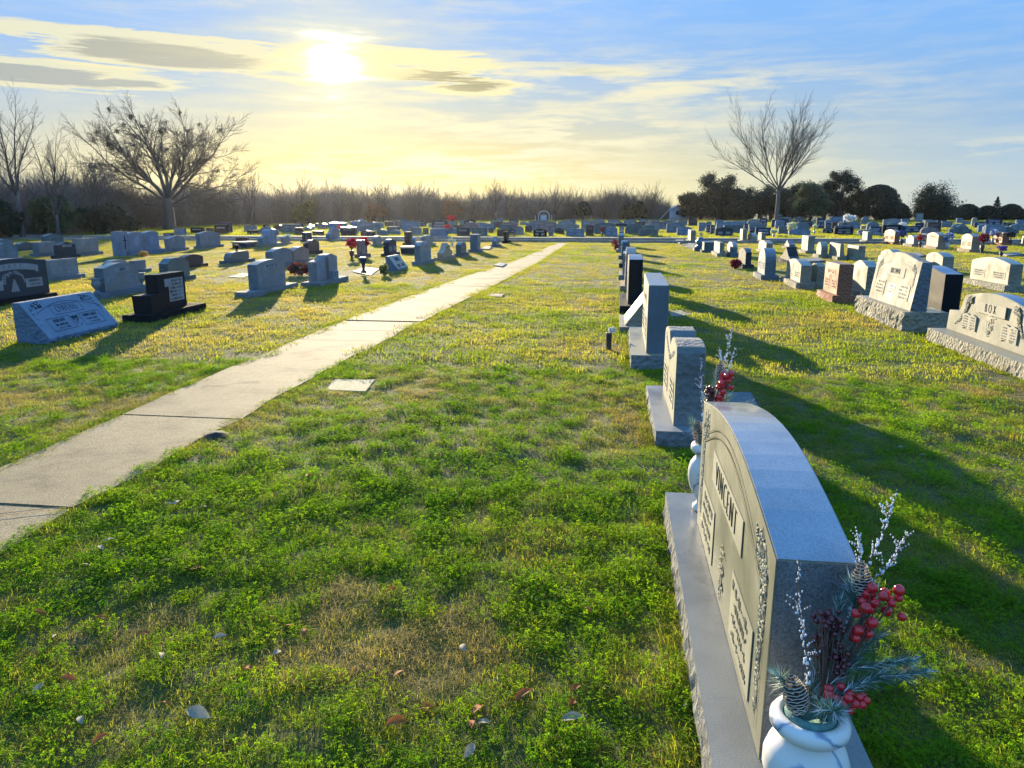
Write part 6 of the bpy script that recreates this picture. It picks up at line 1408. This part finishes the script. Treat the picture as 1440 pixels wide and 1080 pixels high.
zen = ramp(nt, [(0, (.36,.56,.80)), (.10, (.31,.54,.84)), (.25, (.22,.45,.82)), (1, (.16,.56,1.35))], math_n(nt, 'MULTIPLY', el, 2.4, clamp=True)).outputs[0]  # overhead end, out of frame, brightened to fill the shade
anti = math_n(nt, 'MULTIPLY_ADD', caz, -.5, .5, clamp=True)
c = mixc(nt, math_n(nt, 'MULTIPLY', anti, .85), zen, (.24,.68,1.38))  # unseen sky behind the camera, made brighter and bluer to lift shaded sides
# pale low sky, then the yellow afterglow under the sun
e1 = math_n(nt, 'EXPONENT', math_n(nt, 'MULTIPLY', math_n(nt, 'MAXIMUM', el, 0), -13.0))
fwd_ = math_n(nt, 'SUBTRACT', 1.0, anti)
c = mixc(nt, math_n(nt, 'MULTIPLY', math_n(nt, 'MULTIPLY', e1, .95), math_n(nt, 'POWER', fwd_, 5.0)), c, (.74,.75,.52))
c = mixc(nt, math_n(nt, 'MULTIPLY', gauss(-.25, .07, .55, .10), .42), c, (.62,.76,.68))
c = mixc(nt, math_n(nt, 'MULTIPLY', gauss(-.30, .035, .46, .078), 1.0, clamp=True), c, (1.0,.78,.20))
nis = N(nt, 'ShaderNodeVectorMath', operation='SCALE'); L(sky.outputs[0], nis.inputs[0]); nis.inputs['Scale'].default_value = .10
nc = N(nt, 'ShaderNodeVectorMath', operation='MINIMUM'); L(nis.outputs[0], nc.inputs[0]); nc.inputs[1].default_value = (.9,.85,.75)
c = mixc(nt, .12, c, nc.outputs[0])
# high thin streaks
m1 = ramp(nt, [(.44, 0), (.58, 1)], cN).outputs[0]
band = math_n(nt, 'ADD', math_n(nt, 'ADD', gauss(.0, .155, .26, .028, -.05), math_n(nt, 'MULTIPLY', gauss(-.15, .10, .30, .055), .7)), math_n(nt, 'ADD', gauss(-.09, .105, .18, .012), math_n(nt, 'ADD', gauss(-.02, .085, .12, .010), math_n(nt, 'ADD', gauss(.40, .068, .14, .008, .05), gauss(-.2, .05, .3, .03)))))
st = math_n(nt, 'MULTIPLY', m1, math_n(nt, 'ADD', .10, math_n(nt, 'MULTIPLY', band, .75)), clamp=True)
c = mixc(nt, st, c, (.93,.88,.62))
# cloud banks either side of the sun: bright broken rims with grey bellies
cvB = N(nt, 'ShaderNodeCombineXYZ'); L(math_n(nt, 'MULTIPLY', az, .62), cvB.inputs[0]); L(math_n(nt, 'MULTIPLY_ADD', el, 9.0, 3.3), cvB.inputs[1])
cB1 = noise_n(nt, 7.5, 9, .66, cvB.outputs[0]); cB1.inputs['Distortion'].default_value = .25
cB = cB1.outputs['Fac']
def bank(c, a0, e0, wa, we, tilt, thick, dark):
    g = gauss(a0, e0, wa, we, tilt); f = math_n(nt, 'MULTIPLY', g, math_n(nt, 'MULTIPLY_ADD', math_n(nt, 'SUBTRACT', cB, .495), 7.0, 1.0))
    rim = ramp(nt, [(.34, 0), (.52, 1)], f).outputs[0]
    g2 = gauss(a0, e0-we*.12, wa*.9, we*.62, tilt); f2 = math_n(nt, 'MULTIPLY', g2, math_n(nt, 'MULTIPLY_ADD', math_n(nt, 'SUBTRACT', cB, .495), 7.0, 1.0))
    bel = ramp(nt, [(.55, 0), (.82, 1)], f2).outputs[0]
    c = mixc(nt, math_n(nt, 'MULTIPLY', rim, thick), c, (.98,.90,.52))
    return mixc(nt, math_n(nt, 'MULTIPLY', bel, thick), c, dark)
c = bank(c, -.55, .177, .19, .021, -.01, .75, (.36,.38,.36))
c = bank(c, -.66, .145, .13, .018, -.02, .7, (.30,.36,.42))
c = bank(c, -.225, .165, .10, .026, -.03, .95, (.38,.36,.24))
c = bank(c, -.06, .172, .10, .008, -.06, .45, (.6,.6,.5))
c = bank(c, -.345, .178, .10, .030, .05, .8, (.95,.86,.5))
# the veiled sun
ang2 = math_n(nt, 'MULTIPLY', math_n(nt, 'MULTIPLY', math_n(nt, 'SUBTRACT', 1.0, D), 2.0), math_n(nt, 'MAXIMUM', math_n(nt, 'MULTIPLY_ADD', math_n(nt, 'SUBTRACT', cN, .5), -6.0, 1.0), .35))
def halo(w): return math_n(nt, 'EXPONENT', math_n(nt, 'MULTIPLY', ang2, -1.0/(w*w)))
c = mixc(nt, math_n(nt, 'MULTIPLY', halo(.14), .42), c, (.97,.86,.42))
c = mixc(nt, math_n(nt, 'MULTIPLY', halo(.05), .7), c, (1.0,.95,.60))
gl = N(nt, 'ShaderNodeVectorMath', operation='SCALE'); gl.inputs[0].default_value = (1.0,.93,.72); L(math_n(nt, 'MULTIPLY', math_n(nt, 'MULTIPLY', halo(.022), 2.2), math_n(nt, 'MULTIPLY_ADD', math_n(nt, 'SUBTRACT', cN, .5), 7.0, 1.0, clamp=True)), gl.inputs['Scale'])
ad = N(nt, 'ShaderNodeVectorMath', operation='ADD'); L(c, ad.inputs[0]); L(gl.outputs[0], ad.inputs[1])
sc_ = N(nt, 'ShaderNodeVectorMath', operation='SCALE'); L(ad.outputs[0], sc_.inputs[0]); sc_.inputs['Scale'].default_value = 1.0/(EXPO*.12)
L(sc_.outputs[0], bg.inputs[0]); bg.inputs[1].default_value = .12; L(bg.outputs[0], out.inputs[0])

# thin evening haze
HM = bpy.data.materials.new('haze'); HM.use_nodes = True; hn = HM.node_tree; hn.nodes.clear()
ho = hn.nodes.new('ShaderNodeOutputMaterial'); pv = hn.nodes.new('ShaderNodeVolumePrincipled'); pv.inputs['Color'].default_value = (.93,.90,.90,1); pv.inputs['Density'].default_value = .00006; pv.inputs['Anisotropy'].default_value = .76
hn.links.new(pv.outputs[0], ho.inputs['Volume'])
m_ = MB(); m_.box(-620, 620, -60, 620, -1.2, 17); hz = m_.build('haze', [HM]); hz['kind'] = 'stuff'; hz['label'] = 'thin evening haze over the cemetery'
cam = bpy.data.cameras.new('camera'); co = bpy.data.objects.new('camera', cam); col.objects.link(co); sc.camera = co
cam.sensor_width = 36; cam.sensor_fit = 'HORIZONTAL'; cam.lens = 36*1040/1440; cam.clip_end = 5000; cam.clip_start = .05
co.location = (0, 0, EYE); co.rotation_euler = (R(90-13.1514), 0, R(7.8895))
vs_ = sc.view_settings; sc.display_settings.display_device = 'sRGB'; vs_.view_transform = 'Standard'; vs_.look = 'None'; vs_.gamma = 1; vs_.exposure = 1.5
sc.render.engine = 'CYCLES'; cy = sc.cycles
cy.use_denoising = True; cy.max_bounces = 8; cy.diffuse_bounces = 3; cy.glossy_bounces = 3; cy.transmission_bounces = 5; cy.transparent_max_bounces = 8; cy.caustics_reflective = False; cy.caustics_refractive = False
cy.sample_clamp_indirect = 4
cy.volume_bounces = 0
